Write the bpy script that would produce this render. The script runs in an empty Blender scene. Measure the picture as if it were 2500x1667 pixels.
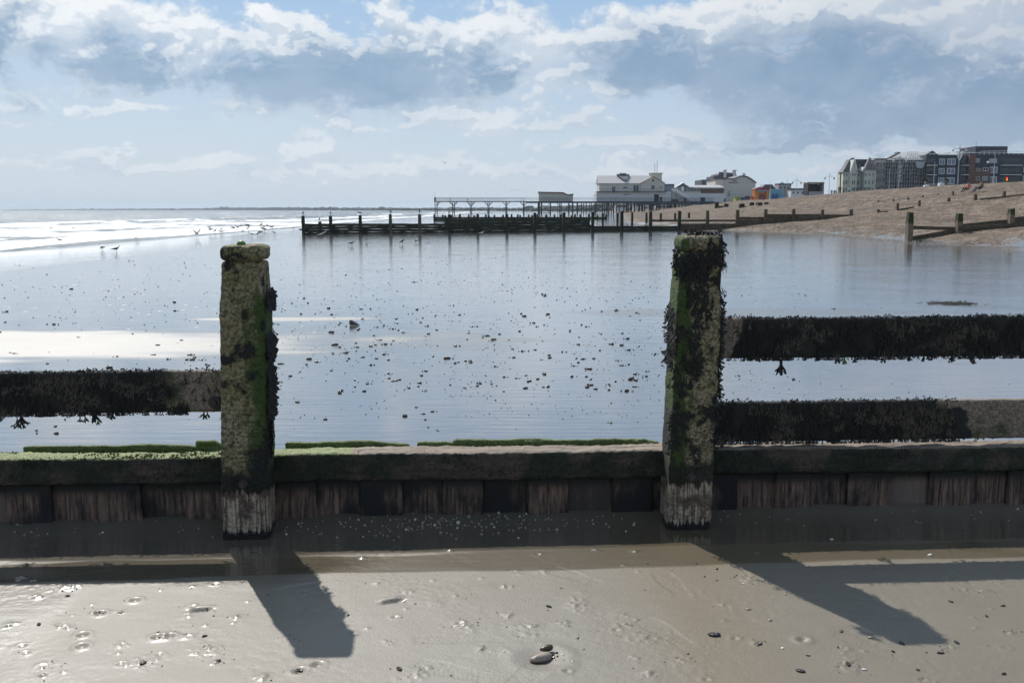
import bpy, bmesh, math, random
import numpy as np
from mathutils import Vector, Matrix
random.seed(7); rng = np.random.default_rng(7)
R = math.radians
S = bpy.context.scene
HAZE = True
COL = S.collection
# ------------------------------------------------------------------ camera
F, CX, CY, HY, HC = 2400.0, 1250.0, 833.5, 512.0, 1.6
PITCH = math.atan((CY - HY) / F)
cam = bpy.data.cameras.new('camera'); camo = bpy.data.objects.new('camera', cam); COL.objects.link(camo)
cam.sensor_width = 36; cam.lens = F / 2500 * 36; cam.clip_start = .05; cam.clip_end = 20000
camo.location = (0, 0, HC); camo.rotation_euler = (math.pi / 2 - PITCH, 0, 0); S.camera = camo
def ray(px, py):
    a, b, c = px - CX, F, -(py - CY); C, s = math.cos(PITCH), math.sin(PITCH)
    return np.array([a, b * C + c * s, c * C - b * s])
def at(px, py, Y):                      # world point seen at a photo pixel, Y metres ahead
    r = ray(px, py); return np.array([r[0] * Y / r[1], Y, HC + r[2] * Y / r[1]])
def onz(px, py, z):
    r = ray(px, py); t = (z - HC) / r[2]; return np.array([r[0] * t, r[1] * t, z])
# ------------------------------------------------------------------ noise
def _h(ix, iy, iz, seed):
    n = (ix * 374761393 + iy * 668265263 + iz * 2147483647 + seed * 1274126177) & 0xffffffff
    n = ((n ^ (n >> 13)) * 1274126177) & 0xffffffff
    n = ((n ^ (n >> 16)) * 2246822519) & 0xffffffff
    return ((n ^ (n >> 15)) & 0xffff) / 65535.0
def vn(x, y, z=0.0, seed=0):
    x, y, z = np.broadcast_arrays(np.asarray(x, float), np.asarray(y, float), np.asarray(z, float))
    ix, iy, iz = np.floor(x).astype(np.int64), np.floor(y).astype(np.int64), np.floor(z).astype(np.int64)
    fx, fy, fz = x - ix, y - iy, z - iz
    fx, fy, fz = [t * t * (3 - 2 * t) for t in (fx, fy, fz)]
    r = 0
    for a in (0, 1):
        for b in (0, 1):
            for c in (0, 1):
                w = (fx if a else 1 - fx) * (fy if b else 1 - fy) * (fz if c else 1 - fz)
                r = r + w * _h(ix + a, iy + b, iz + c, seed)
    return r
def fbm(x, y, z=0.0, seed=0, o=4):
    r, a, s, t = 0, 1, 1, 0
    for i in range(o):
        r = r + a * vn(np.asarray(x) * s, np.asarray(y) * s, np.asarray(z) * s, seed + i); t += a; a *= .5; s *= 2.03
    return r / t
def sst(a, b, x):
    t = np.clip((np.asarray(x, float) - a) / (b - a), 0, 1); return t * t * (3 - 2 * t)
# ------------------------------------------------------------------ scene helpers
def tag(o, label=None, cat=None, group=None, kind=None):
    if label: o['label'] = label
    if cat: o['category'] = cat
    if group: o['group'] = group
    if kind: o['kind'] = kind
    return o
def empty(name, loc, rz=0, label=None, cat=None, group=None):
    o = bpy.data.objects.new(name, None); COL.objects.link(o)
    o.location = tuple(float(v) for v in loc); o.rotation_euler = (0, 0, rz); o.empty_display_size = .2
    return tag(o, label, cat, group)
def link_mesh(name, me, mat=None, parent=None, loc=None, rz=0, smooth=False):
    if mat is not None and len(me.materials) == 0:
        for m in (mat if isinstance(mat, (list, tuple)) else [mat]): me.materials.append(m)
    o = bpy.data.objects.new(name, me); COL.objects.link(o)
    if loc is not None: o.location = tuple(float(v) for v in loc)
    o.rotation_euler = (0, 0, rz)
    if parent: o.parent = parent
    if smooth: me.polygons.foreach_set('use_smooth', np.ones(len(me.polygons), bool))
    return o
def copy_tree(o, parent=None):
    c = o.copy(); COL.objects.link(c); c.parent = parent
    for ch in list(o.children):
        if ch is not c: copy_tree(ch, c)
    return c
class MB:
    def __init__(s): s.v = []; s.f = []; s.m = []
    def add(s, vs, fs, mi=0):
        b = len(s.v); s.v += [tuple(map(float, p)) for p in vs]; s.f += [tuple(b + i for i in f) for f in fs]; s.m += [mi] * len(fs)
    def box(s, x0, x1, y0, y1, z0, z1, mi=0, bev=0):
        vs = [(x0, y0, z0), (x1, y0, z0), (x1, y1, z0), (x0, y1, z0), (x0, y0, z1), (x1, y0, z1), (x1, y1, z1), (x0, y1, z1)]
        s.add(vs, [(0, 3, 2, 1), (4, 5, 6, 7), (0, 1, 5, 4), (1, 2, 6, 5), (2, 3, 7, 6), (3, 0, 4, 7)], mi)
    def bar(s, a, b, r, mi=0, n=6, r2=None):
        a, b = Vector(a), Vector(b); d = (b - a)
        if d.length < 1e-6: return
        d.normalize(); u = d.orthogonal().normalized(); w = d.cross(u); r2 = r if r2 is None else r2
        vs = [a + (u * math.cos(t) + w * math.sin(t)) * r for t in [2 * math.pi * i / n + .4 for i in range(n)]]
        vs += [b + (u * math.cos(t) + w * math.sin(t)) * r2 for t in [2 * math.pi * i / n + .4 for i in range(n)]]
        s.add(vs, [(i, (i + 1) % n, n + (i + 1) % n, n + i) for i in range(n)] + [tuple(range(n))[::-1], tuple(range(n, 2 * n))], mi)
    def prism(s, poly, y0, y1, mi=0):   # poly in (x,z), extruded along y
        n = len(poly)
        s.add([(x, y0, z) for x, z in poly] + [(x, y1, z) for x, z in poly],
              [tuple(range(n)), tuple(range(n, 2 * n))[::-1]] + [((i + 1) % n, i, n + i, n + (i + 1) % n) for i in range(n)], mi)
    def ball(s, c, r, mi=0, n=8, m=5):
        vs = [(c[0], c[1], c[2] + r)]
        for j in range(1, m):
            t = math.pi * j / m
            for i in range(n): a = 2 * math.pi * i / n; vs.append((c[0] + r * math.sin(t) * math.cos(a), c[1] + r * math.sin(t) * math.sin(a), c[2] + r * math.cos(t)))
        vs.append((c[0], c[1], c[2] - r)); fs = [(0, 1 + i, 1 + (i + 1) % n) for i in range(n)]
        for j in range(m - 2):
            for i in range(n): fs.append((1 + j * n + i, 1 + (j + 1) * n + i, 1 + (j + 1) * n + (i + 1) % n, 1 + j * n + (i + 1) % n))
        k = len(vs) - 1; b = 1 + (m - 2) * n; fs += [(k, b + (i + 1) % n, b + i) for i in range(n)]
        s.add(vs, fs, mi)
    def mesh(s, name):
        me = bpy.data.meshes.new(name); me.from_pydata(s.v, [], s.f); me.polygons.foreach_set('material_index', np.array(s.m, np.int32)); me.update(); return me
    def build(s, name, mat, parent=None, loc=None, rz=0, smooth=False):
        return link_mesh(name, s.mesh(name), mat, parent, loc, rz, smooth)
def grid_mesh(name, X, Y, Z, attrs={}):
    n, m = X.shape
    co = np.stack([X, Y, Z], -1).reshape(-1, 3).astype(np.float32)
    i = np.arange(n * m).reshape(n, m)
    q = np.stack([i[:-1, :-1], i[:-1, 1:], i[1:, 1:], i[1:, :-1]], -1).reshape(-1, 4).astype(np.int32)
    me = bpy.data.meshes.new(name)
    me.vertices.add(len(co)); me.vertices.foreach_set('co', co.ravel())
    me.loops.add(q.size); me.loops.foreach_set('vertex_index', q.ravel())
    me.polygons.add(len(q)); me.polygons.foreach_set('loop_start', np.arange(0, q.size, 4, dtype=np.int32))
    me.update(calc_edges=True); me.polygons.foreach_set('use_smooth', np.ones(len(q), bool))
    for k, a in attrs.items():
        at_ = me.attributes.new(k, 'FLOAT', 'POINT'); at_.data.foreach_set('value', a.ravel().astype(np.float32))
    return me
# ------------------------------------------------------------------ shader helpers
class NT:
    def __init__(s, nt): s.t = nt; s.t.nodes.clear()
    def n(s, ty, ins=None, **pr):
        nd = s.t.nodes.new(ty)
        for k, v in pr.items(): setattr(nd, k, v)
        for k, v in (ins or {}).items(): s.set(nd.inputs[k], v)
        return nd
    def set(s, sock, v):
        if v is None: return
        if isinstance(v, bpy.types.NodeSocket): s.t.links.new(v, sock)
        elif isinstance(v, bpy.types.Node): s.t.links.new(v.outputs[0], sock)
        else:
            if isinstance(v, tuple) and len(v) == 3 and sock.type == 'RGBA': v = v + (1,)
            sock.default_value = v
    def m(s, op, a, b=None, c=None, clamp=False):
        nd = s.t.nodes.new('ShaderNodeMath'); nd.operation = op; nd.use_clamp = clamp
        for i, v in enumerate((a, b, c)): s.set(nd.inputs[i], v)
        return nd.outputs[0]
    def ss(s, a, b, x):
        nd = s.n('ShaderNodeMapRange', {0: x, 1: a, 2: b}, interpolation_type='SMOOTHSTEP'); return nd.outputs[0]
    def mix(s, f, a, b, ty='MIX'):
        nd = s.n('ShaderNodeMix', data_type='RGBA', blend_type=ty); s.set(nd.inputs[0], f); s.set(nd.inputs[6], a); s.set(nd.inputs[7], b); return nd.outputs[2]
    def mf(s, f, a, b):
        nd = s.n('ShaderNodeMix', data_type='FLOAT'); s.set(nd.inputs[0], f); s.set(nd.inputs[2], a); s.set(nd.inputs[3], b); return nd.outputs[0]
    def noise(s, v, sc, d=4, r=.55, dist=0, dim='3D'):
        return s.n('ShaderNodeTexNoise', {'Vector': v, 'Scale': sc, 'Detail': d, 'Roughness': r, 'Distortion': dist}, noise_dimensions=dim).outputs[0]
    def map(s, v, sc=(1, 1, 1), loc=(0, 0, 0)):
        return s.n('ShaderNodeMapping', {'Vector': v, 'Scale': sc, 'Location': loc}).outputs[0]
    def sep(s, v): nd = s.n('ShaderNodeSeparateXYZ', {0: v}); return nd.outputs
    def comb(s, x=0, y=0, z=0): return s.n('ShaderNodeCombineXYZ', {0: x, 1: y, 2: z}).outputs[0]
    def bump(s, h, st=.5, d=.01, nrm=None):
        return s.n('ShaderNodeBump', {'Height': h, 'Strength': st, 'Distance': d, 'Normal': nrm}).outputs[0]
    def attr(s, name): return s.n('ShaderNodeAttribute', attribute_name=name).outputs['Fac']
def mat(name, fn=None, col=(.2, .2, .2), rough=.7, var=.25, vs=3.0, metal=0, spec=.5, bump=0, emit=None):
    m = bpy.data.materials.new(name); m.use_nodes = True; t = NT(m.node_tree)
    out = t.n('ShaderNodeOutputMaterial'); p = t.n('ShaderNodeBsdfPrincipled'); t.set(out.inputs[0], p.outputs[0])
    tc = t.n('ShaderNodeTexCoord')
    p.inputs['Specular IOR Level'].default_value = spec; p.inputs['Metallic'].default_value = metal
    if fn: fn(t, p, tc)
    else:
        nz = t.noise(tc.outputs['Object'], vs, 5)
        t.set(p.inputs['Base Color'], t.mix(nz, tuple(c * (1 - var) for c in col), tuple(min(1, c * (1 + var)) for c in col)))
        p.inputs['Roughness'].default_value = rough
        if bump: t.set(p.inputs['Normal'], t.bump(t.noise(tc.outputs['Object'], vs * 6, 4), .6, bump))
    if emit:
        p.inputs['Emission Color'].default_value = emit + (1,); p.inputs['Emission Strength'].default_value = 2
    return m
# ------------------------------------------------------------------ sun and sky
SAZ, SEL = R(-25.0), R(45.5)
sund = Vector((math.sin(SAZ) * math.cos(SEL), math.cos(SAZ) * math.cos(SEL), math.sin(SEL)))
sl = bpy.data.lights.new('sun', 'SUN'); sl.energy = 5.0; sl.angle = R(.5); sl.color = (1, .955, .89)
so = bpy.data.objects.new('sun', sl); COL.objects.link(so); so.rotation_euler = (-sund).to_track_quat('-Z', 'Y').to_euler(); so.location = (0, 0, 60)
W = bpy.data.worlds.new('World'); S.world = W; W.use_nodes = True
t = NT(W.node_tree)
tc = t.n('ShaderNodeTexCoord'); dirv = t.n('ShaderNodeVectorMath', {0: tc.outputs['Generated']}, operation='NORMALIZE').outputs[0]
dx, dy, dz = t.sep(dirv)
az = t.m('MULTIPLY', t.m('ARCTAN2', dx, dy), 57.2958)
el = t.m('MULTIPLY', t.m('ARCSINE', t.m('MAXIMUM', dz, 0.0)), 57.2958)
def azel(px, py):
    r = ray(px, py); return math.degrees(math.atan2(r[0], r[1])), math.degrees(math.atan2(r[2], math.hypot(r[0], r[1])))
# cloud banks: centre x,y and half sizes in photo pixels turned to bearing/elevation; k flattens the underside
BR = [(150, 60, 300, 150, 1.1), (420, 120, 130, 90, 1.3), (780, 120, 400, 50, 1.2), (735, 75, 120, 62, 1), (962, 55, 105, 95, 1), (1060, 110, 120, 70, 1), (1250, 130, 250, 120, .9),
      (1500, 100, 210, 62, 1), (1720, 70, 220, 55, 1), (1400, 200, 260, 60, 1), (2050, 45, 700, 70, 1), (2400, 120, 300, 140, 1),
      (280, 268, 95, 30, 1), (860, 305, 130, 34, 1), (1060, 292, 150, 42, 1), (1390, 296, 130, 40, 1), (1560, 358, 330, 36, 1), (1680, 335, 80, 40, 1), (1850, 240, 220, 60, 1),
      (770, 378, 80, 85, 2.2), (430, 412, 560, 34, 1.6), (1080, 410, 120, 46, 1.6), (930, 425, 260, 30, 1.4), (1330, 420, 260, 26, 1.2), (2300, 380, 420, 40, 1), (1240, 300, 90, 50, 1), (1530, 425, 200, 34, 1)]
DK = [(20, 120, 90, 140, 1), (290, 170, 190, 76, 1.2), (640, 190, 260, 84, 1.2), (900, 195, 330, 120, 1.1), (1190, 175, 100, 70, 1), (1620, 165, 260, 95, 1.1), (2000, 180, 520, 130, 1), (2100, 300, 440, 90, 1.2), (1980, 345, 320, 34, 1.3), (2420, 250, 260, 140, 1)]
def cloud_group():
    g = bpy.data.node_groups.new('cloud_field', 'ShaderNodeTree')
    g.interface.new_socket('az', in_out='INPUT', socket_type='NodeSocketFloat'); g.interface.new_socket('el', in_out='INPUT', socket_type='NodeSocketFloat')
    for k in ('cover', 'thick', 'fine'): g.interface.new_socket(k, in_out='OUTPUT', socket_type='NodeSocketFloat')
    q = NT(g); gi = q.n('NodeGroupInput'); go = q.n('NodeGroupOutput'); A, E = gi.outputs[0], gi.outputs[1]
    vec = q.comb(q.m('MULTIPLY', A, .085), q.m('MULTIPLY', q.m('POWER', q.m('ADD', q.m('MAXIMUM', E, 0), 1.5), .8), .26), 0)
    n1 = q.noise(vec, 2.3, 7, .52, .0, '2D')
    wv = q.n('ShaderNodeTexNoise', {'Vector': q.map(vec, (1, 1, 1), (7.3, 2.1, 0)), 'Scale': 3.4, 'Detail': 4.0, 'Roughness': .6}, noise_dimensions='2D').outputs['Color']
    wx, wy, _z = q.sep(wv)
    v2 = q.comb(q.m('ADD', q.m('MULTIPLY', A, .085), q.m('MULTIPLY', wx, .10)), q.m('ADD', q.m('MULTIPLY', q.m('POWER', q.m('ADD', q.m('MAXIMUM', E, 0), 1.5), .85), .17), q.m('MULTIPLY', wy, .10)), 0)
    vo = q.n('ShaderNodeTexVoronoi', {'Vector': v2, 'Scale': 6.0, 'Detail': 3.0, 'Roughness': .5, 'Lacunarity': 2.15}, feature='F1', normalize=True, voronoi_dimensions='2D').outputs[0]
    nn = q.m('SUBTRACT', q.m('ADD', q.m('MULTIPLY', n1, 1.7), q.m('MULTIPLY', vo, -1.15)), .53)
    nl = q.noise(vec, 1.0, 3, .5, .0, '2D')
    A0, E0 = A, E
    A = q.m('ADD', A, q.m('MULTIPLY', q.m('SUBTRACT', wx, .5), 7.0)); E = q.m('ADD', E, q.m('MULTIPLY', q.m('SUBTRACT', wy, .5), 3.6))
    def field(L):
        cur = None
        for (px, py, rx, ry, k) in L:
            a0, e0 = azel(px, py)
            u = q.m('MULTIPLY', q.m('SUBTRACT', A, a0), 41.9 / rx)
            w = q.m('MULTIPLY', q.m('SUBTRACT', E, e0), 41.9 / ry)
            w = q.m('MAXIMUM', w, q.m('MULTIPLY', w, -k))
            f = q.m('SUBTRACT', 1.0, q.m('SQRT', q.m('ADD', q.m('MULTIPLY', u, u), q.m('MULTIPLY', w, w))))
            cur = f if cur is None else q.m('MAXIMUM', cur, f)
        return q.m('MAXIMUM', cur, -.6)
    # general cloud outside the photographed part of the sky
    out = q.m('MAXIMUM', q.ss(26.0, 36.0, q.m('ABSOLUTE', A0)), q.ss(13.5, 17.0, E0))
    gen = q.m('SUBTRACT', q.m('MULTIPLY', nl, 4.0), 1.9)
    c = q.m('ADD', q.mf(out, field(BR + DK), gen), q.m('MULTIPLY', nn, .88))
    d = q.m('ADD', q.mf(out, field(DK), q.m('SUBTRACT', gen, .3)), q.m('MULTIPLY', nn, .45))
    q.set(go.inputs[0], c); q.set(go.inputs[1], d); q.set(go.inputs[2], nn)
    return g
cg = cloud_group()
def cl(a, e):
    nd = t.n('ShaderNodeGroup'); nd.node_tree = cg; t.set(nd.inputs[0], a); t.set(nd.inputs[1], e); return nd.outputs
c0 = cl(az, el); c1 = cl(t.m('ADD', az, -.15), t.m('ADD', el, .38))
sky = t.n('ShaderNodeTexSky', sky_type='NISHITA', sun_disc=False, sun_elevation=SEL, sun_rotation=SAZ, altitude=0, air_density=1.1, dust_density=1.2, ozone_density=1.6)
toward = t.n('ShaderNodeVectorMath', {0: dirv, 1: tuple(sund)}, operation='DOT_PRODUCT').outputs['Value']
glow = t.ss(.35, 1.0, toward)
K = 1 / .1
def sc(c, k=K): return tuple(v * k for v in c)
alpha = t.ss(-.06, .40, c0[0])
deep = t.ss(-.16, .62, c0[1])
lit = t.ss(-.06, .20, t.m('SUBTRACT', c0[0], c1[0]))
puff = t.ss(-.35, .35, c0[2])
fog = t.m('SUBTRACT', 1.0, t.ss(1.0, 12.0, el))
white = t.mix(glow, sc((.56, .60, .66)), sc((1.0, 1.03, 1.05)))
mid = t.mix(glow, sc((.42, .49, .60)), sc((.66, .76, .86)))
grey = t.mix(glow, sc((.175, .27, .41)), sc((.285, .43, .60)))
light = t.m('MULTIPLY', t.m('ADD', t.m('MULTIPLY', lit, .65), t.m('MULTIPLY', puff, .35)), 1.0)
body = t.mix(light, mid, white)
shade = t.m('MULTIPLY', deep, t.m('SUBTRACT', 1.0, t.m('MULTIPLY', t.m('MULTIPLY', lit, .55), t.m('SUBTRACT', 1.0, t.ss(.25, .75, c0[1])))))
grey = t.mix(t.m('MULTIPLY', puff, .22), grey, mid)
ccol = t.mix(shade, body, grey)
clear = t.mix(glow, sc((.28, .43, .68)), sc((.35, .55, .81)))
clear = t.mix(t.ss(1.0, 14.0, el), t.mix(glow, sc((.50, .62, .75)), sc((.62, .73, .83))), clear)
veil = t.mix(.88, sky.outputs[0], clear)
alpha = t.m('MULTIPLY', alpha, t.m('SUBTRACT', 1.0, t.m('MULTIPLY', fog, .42)))
fin = t.mix(alpha, veil, ccol)
bg = t.n('ShaderNodeBackground', {'Color': fin, 'Strength': .1}); wo = t.n('ShaderNodeOutputWorld'); t.set(wo.inputs[0], bg.outputs[0])
W.cycles.sampling_method = 'MANUAL'; W.cycles.sample_map_resolution = 512
S.view_settings.view_transform = 'Standard'; S.view_settings.look = 'None'; S.view_settings.exposure = 0; S.view_settings.gamma = 1
cy = S.cycles; cy.use_denoising = True; cy.max_bounces = 6; cy.diffuse_bounces = 2; cy.glossy_bounces = 3; cy.transmission_bounces = 3; cy.volume_bounces = 0; cy.caustics_reflective = False; cy.caustics_refractive = False; cy.sample_clamp_indirect = 3
# ------------------------------------------------------------------ materials
def m_sand(t, p, tc):
    P = tc.outputs['Object']; wet = t.attr('wet'); sh = t.attr('shingle')
    n1 = t.noise(P, .55, 5, .6); n2 = t.noise(P, 240, 3, .6); n3 = t.noise(P, 7, 6, .6)
    sand = t.mix(t.ss(.35, .68, n1), (.170, .145, .104), (.215, .192, .155))
    sand = t.mix(t.m('MULTIPLY', n3, .5), sand, (.135, .118, .09))
    sand = t.mix(t.ss(.52, .8, n2), sand, (.29, .26, .21))
    sand = t.mix(t.attr('olive'), sand, (.15, .112, .052))
    gr_ = t.noise(P, 420, 2, .7); sand = t.mix(t.m('MULTIPLY', t.ss(.35, .7, gr_), .35), sand, (.09, .078, .06))
    sand = t.mix(t.m('MULTIPLY', wet, .62), sand, (.045, .036, .024))
    # shingle stones at three sizes
    v1 = t.n('ShaderNodeTexVoronoi', {'Vector': P, 'Scale': 9.0, 'Randomness': 1.0})
    v2 = t.n('ShaderNodeTexVoronoi', {'Vector': P, 'Scale': 22.0, 'Randomness': 1.0})
    v3 = t.n('ShaderNodeTexVoronoi', {'Vector': P, 'Scale': 3.2, 'Randomness': 1.0})
    s1 = t.sep(v1.outputs['Color'])[0]; s2 = t.sep(v2.outputs['Color'])[1]; s3 = t.sep(v3.outputs['Color'])[2]
    tone = t.m('ADD', t.m('ADD', t.m('MULTIPLY', s1, .4), t.m('MULTIPLY', s2, .3)), t.m('MULTIPLY', s3, .3))
    st = t.mix(t.ss(.2, .85, tone), (.028, .021, .016), (.26, .195, .142))
    lg = t.noise(t.map(P, (.25, .05, 1)), 1.0, 5, .6)
    st = t.mix(t.ss(.45, .62, lg), st, t.mix(.5, st, (.19, .135, .088)))
    pt_ = t.noise(t.map(P, (1, .45, 1)), .55, 5, .68); st = t.mix(t.m('MULTIPLY', t.ss(.42, .60, pt_), .45), st, (.075, .055, .041))
    drk = t.n('ShaderNodeTexVoronoi', {'Vector': t.map(P, (1, .6, 1)), 'Scale': 1.7}); st = t.mix(t.m('MULTIPLY', t.ss(.6, .95, t.sep(drk.outputs['Color'])[0]), .30), st, (.36, .29, .22))
    t.set(p.inputs['Base Color'], t.mix(sh, sand, st))
    rs = t.mf(wet, .53, .16); t.set(p.inputs['Specular IOR Level'], t.mf(sh, t.mf(t.ss(5.5, 7.0, t.sep(P)[1]), .55, .95), .12)); t.set(p.inputs['Roughness'], t.mf(sh, rs, .75))
    t.set(p.inputs['Coat Weight'], t.m('MULTIPLY', t.m('ADD', .22, t.m('MULTIPLY', wet, .78)), t.m('SUBTRACT', 1.0, sh)))
    t.set(p.inputs['Coat Roughness'], t.mf(wet, .24, .045)); p.inputs['Coat IOR'].default_value = 1.33
    gv = t.n('ShaderNodeTexVoronoi', {'Vector': t.map(P, (1, .35, 1)), 'Scale': 13.0, 'Randomness': 1.0}); gr, gg, gb = t.sep(gv.outputs['Color'])
    spk = t.m('MULTIPLY', t.m('MULTIPLY', t.m('GREATER_THAN', gr, .94), t.m('LESS_THAN', gv.outputs['Distance'], t.m('MULTIPLY', gg, .42))), t.ss(9.0, 13.0, t.sep(P)[1]))
    spk = t.m('MULTIPLY', spk, t.m('SUBTRACT', 1.0, sh)); inv = t.m('SUBTRACT', 1.0, spk)
    t.set(p.inputs['Roughness'], t.mf(spk, t.mf(sh, rs, .75), .5)); t.set(p.inputs['Coat Weight'], t.m('MULTIPLY', inv, t.m('MULTIPLY', t.m('ADD', .22, t.m('MULTIPLY', wet, .78)), t.m('SUBTRACT', 1.0, sh))))
    # grain, drainage streaks and small ripples
    streak = t.noise(t.map(t.n('ShaderNodeMapping', {'Vector': P, 'Rotation': (0, 0, .5)}).outputs[0], (3, 26, 1)), 1.6, 4, .6)
    rip = t.noise(t.map(P, (1.2, 9, 1)), 1.3, 3, .5)
    dry = t.m('SUBTRACT', 1.0, wet)
    b1 = t.bump(t.m('ADD', n2, t.noise(P, 90, 3, .7)), .55, .0030); b1 = t.bump(t.m('MULTIPLY', streak, dry), .22, .004, b1)
    rip2 = t.noise(t.map(P, (.5, 3.5, 1)), 1.5, 4, .6); b2 = t.bump(t.m('ADD', t.m('ADD', rip, t.m('MULTIPLY', t.noise(P, 40, 3, .6), .12)), t.m('MULTIPLY', rip2, 1.0)), .20, .014)
    vm = t.n('ShaderNodeMix', data_type='VECTOR'); t.set(vm.inputs[0], wet); t.set(vm.inputs[4], b1); t.set(vm.inputs[5], b2)
    bs = t.bump(t.m('MULTIPLY', t.m('ADD', v1.outputs['Distance'], t.m('MULTIPLY', v3.outputs['Distance'], 2.0)), -1.0), .9, .09)
    vm2 = t.n('ShaderNodeMix', data_type='VECTOR'); t.set(vm2.inputs[0], sh); t.set(vm2.inputs[4], vm.outputs[1]); t.set(vm2.inputs[5], bs)
    t.set(p.inputs['Normal'], vm2.outputs[1])
    t.set(p.inputs['Coat Normal'], b2)
M_SAND = mat('wet_sand_and_shingle', m_sand)
def m_sea(t, p, tc):
    P = tc.outputs['Object']; fo = t.attr('foam')
    n = t.noise(t.map(P, (.5, .9, 1)), 1.1, 7, .62); n2 = t.noise(t.map(P, (.35, 1.2, 1)), 3.2, 5, .6)
    f = t.ss(.40, .56, t.m('MULTIPLY', t.m('ADD', fo, t.m('MULTIPLY', t.m('SUBTRACT', n2, .5), .9)), 1.0))
    t.set(p.inputs['Base Color'], t.mix(f, (.055, .085, .095), (.86, .86, .85)))
    gv = t.n('ShaderNodeTexVoronoi', {'Vector': t.map(P, (1, .22, 1)), 'Scale': 1.1}); gl = t.m('ADD', .45, t.m('MULTIPLY', t.m('GREATER_THAN', t.sep(gv.outputs['Color'])[0], .82), .2)); t.set(p.inputs['Roughness'], t.mf(f, t.mf(t.ss(.45, .62, gl), .15, .50), .7)); p.inputs['IOR'].default_value = 1.33
    t.set(p.inputs['Normal'], t.bump(t.m('ADD', n, t.m('MULTIPLY', n2, .35)), 1.0, t.mf(f, .55, .12)))
M_SEA = mat('sea_water', m_sea)
def m_haze():
    m = bpy.data.materials.new('sea_haze'); m.use_nodes = True; t = NT(m.node_tree); o = t.n('ShaderNodeOutputMaterial')
    v = t.n('ShaderNodeVolumePrincipled', {'Color': (.80, .90, 1.0, 1), 'Density': .00009, 'Anisotropy': .1}); t.set(o.inputs['Volume'], v.outputs[0]); return m
def wood_fn(base, dark, moss=0.0, gs=(1, 1, .06), wetb=False):
    def fn(t, p, tc):
        P = tc.outputs['Object']; g = t.noise(t.map(P, gs), 60, 5, .65); l = t.noise(P, 3.5, 4, .6)
        c = t.mix(t.ss(.3, .7, g), dark, base); c = t.mix(t.m('MULTIPLY', l, .6), c, tuple(v * .5 for v in dark))
        if moss:
            k = t.ss(.62 - moss * .35, .72 - moss * .2, t.noise(P, 5, 6, .65)); c = t.mix(k, c, (.035, .05, .012))
        t.set(p.inputs['Base Color'], c); p.inputs['Roughness'].default_value = .75
        t.set(p.inputs['Normal'], t.bump(g, .7, .006))
    return fn
M_TIMB = mat('weathered_timber', wood_fn((.20, .15, .095), (.06, .043, .028), .25))
M_TIMBD = mat('weed_black_timber', wood_fn((.045, .038, .028), (.014, .013, .010), .5))
def board_fn(t, p, tc):
    rr_ = t.n('ShaderNodeObjectInfo').outputs['Random']; z = t.sep(tc.outputs['Object'])[2]; P = t.n('ShaderNodeVectorMath', {0: tc.outputs['Object'], 1: t.comb(t.m('MULTIPLY', rr_, 31.0), rr_, t.m('MULTIPLY', rr_, 7.0))}, operation='ADD').outputs[0]; g = t.noise(t.map(P, (1, 1, .06)), 62, 6, .75); l = t.noise(t.map(P, (1, 1, .5)), 6, 4, .6)
    c = t.mix(t.ss(.35, .66, g), (.018, .012, .009), (.26, .16, .11)); rnd_ = t.n('ShaderNodeObjectInfo').outputs['Random']; c = t.mix(t.ss(.40, .62, t.m('ADD', l, t.m('MULTIPLY', t.m('SUBTRACT', rnd_, .5), .30))), c, (.008, .007, .006)); c = t.mix(t.m('MULTIPLY', t.ss(.75, .95, rnd_), .5), c, (.30, .22, .17))
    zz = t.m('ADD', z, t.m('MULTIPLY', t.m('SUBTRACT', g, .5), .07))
    c = t.mix(t.m('SUBTRACT', 1.0, t.ss(.035, .06, zz)), c, (.008, .007, .006)); c = t.mix(t.ss(.17, .23, zz), c, (.012, .012, .008))  # blackened foot; black top band paints in the shade under the cap
    t.set(p.inputs['Base Color'], c); p.inputs['Roughness'].default_value = .7; t.set(p.inputs['Normal'], t.bump(g, .8, .006))
M_BOARD = mat('dark_wet_board_shaded_top', board_fn)
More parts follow.
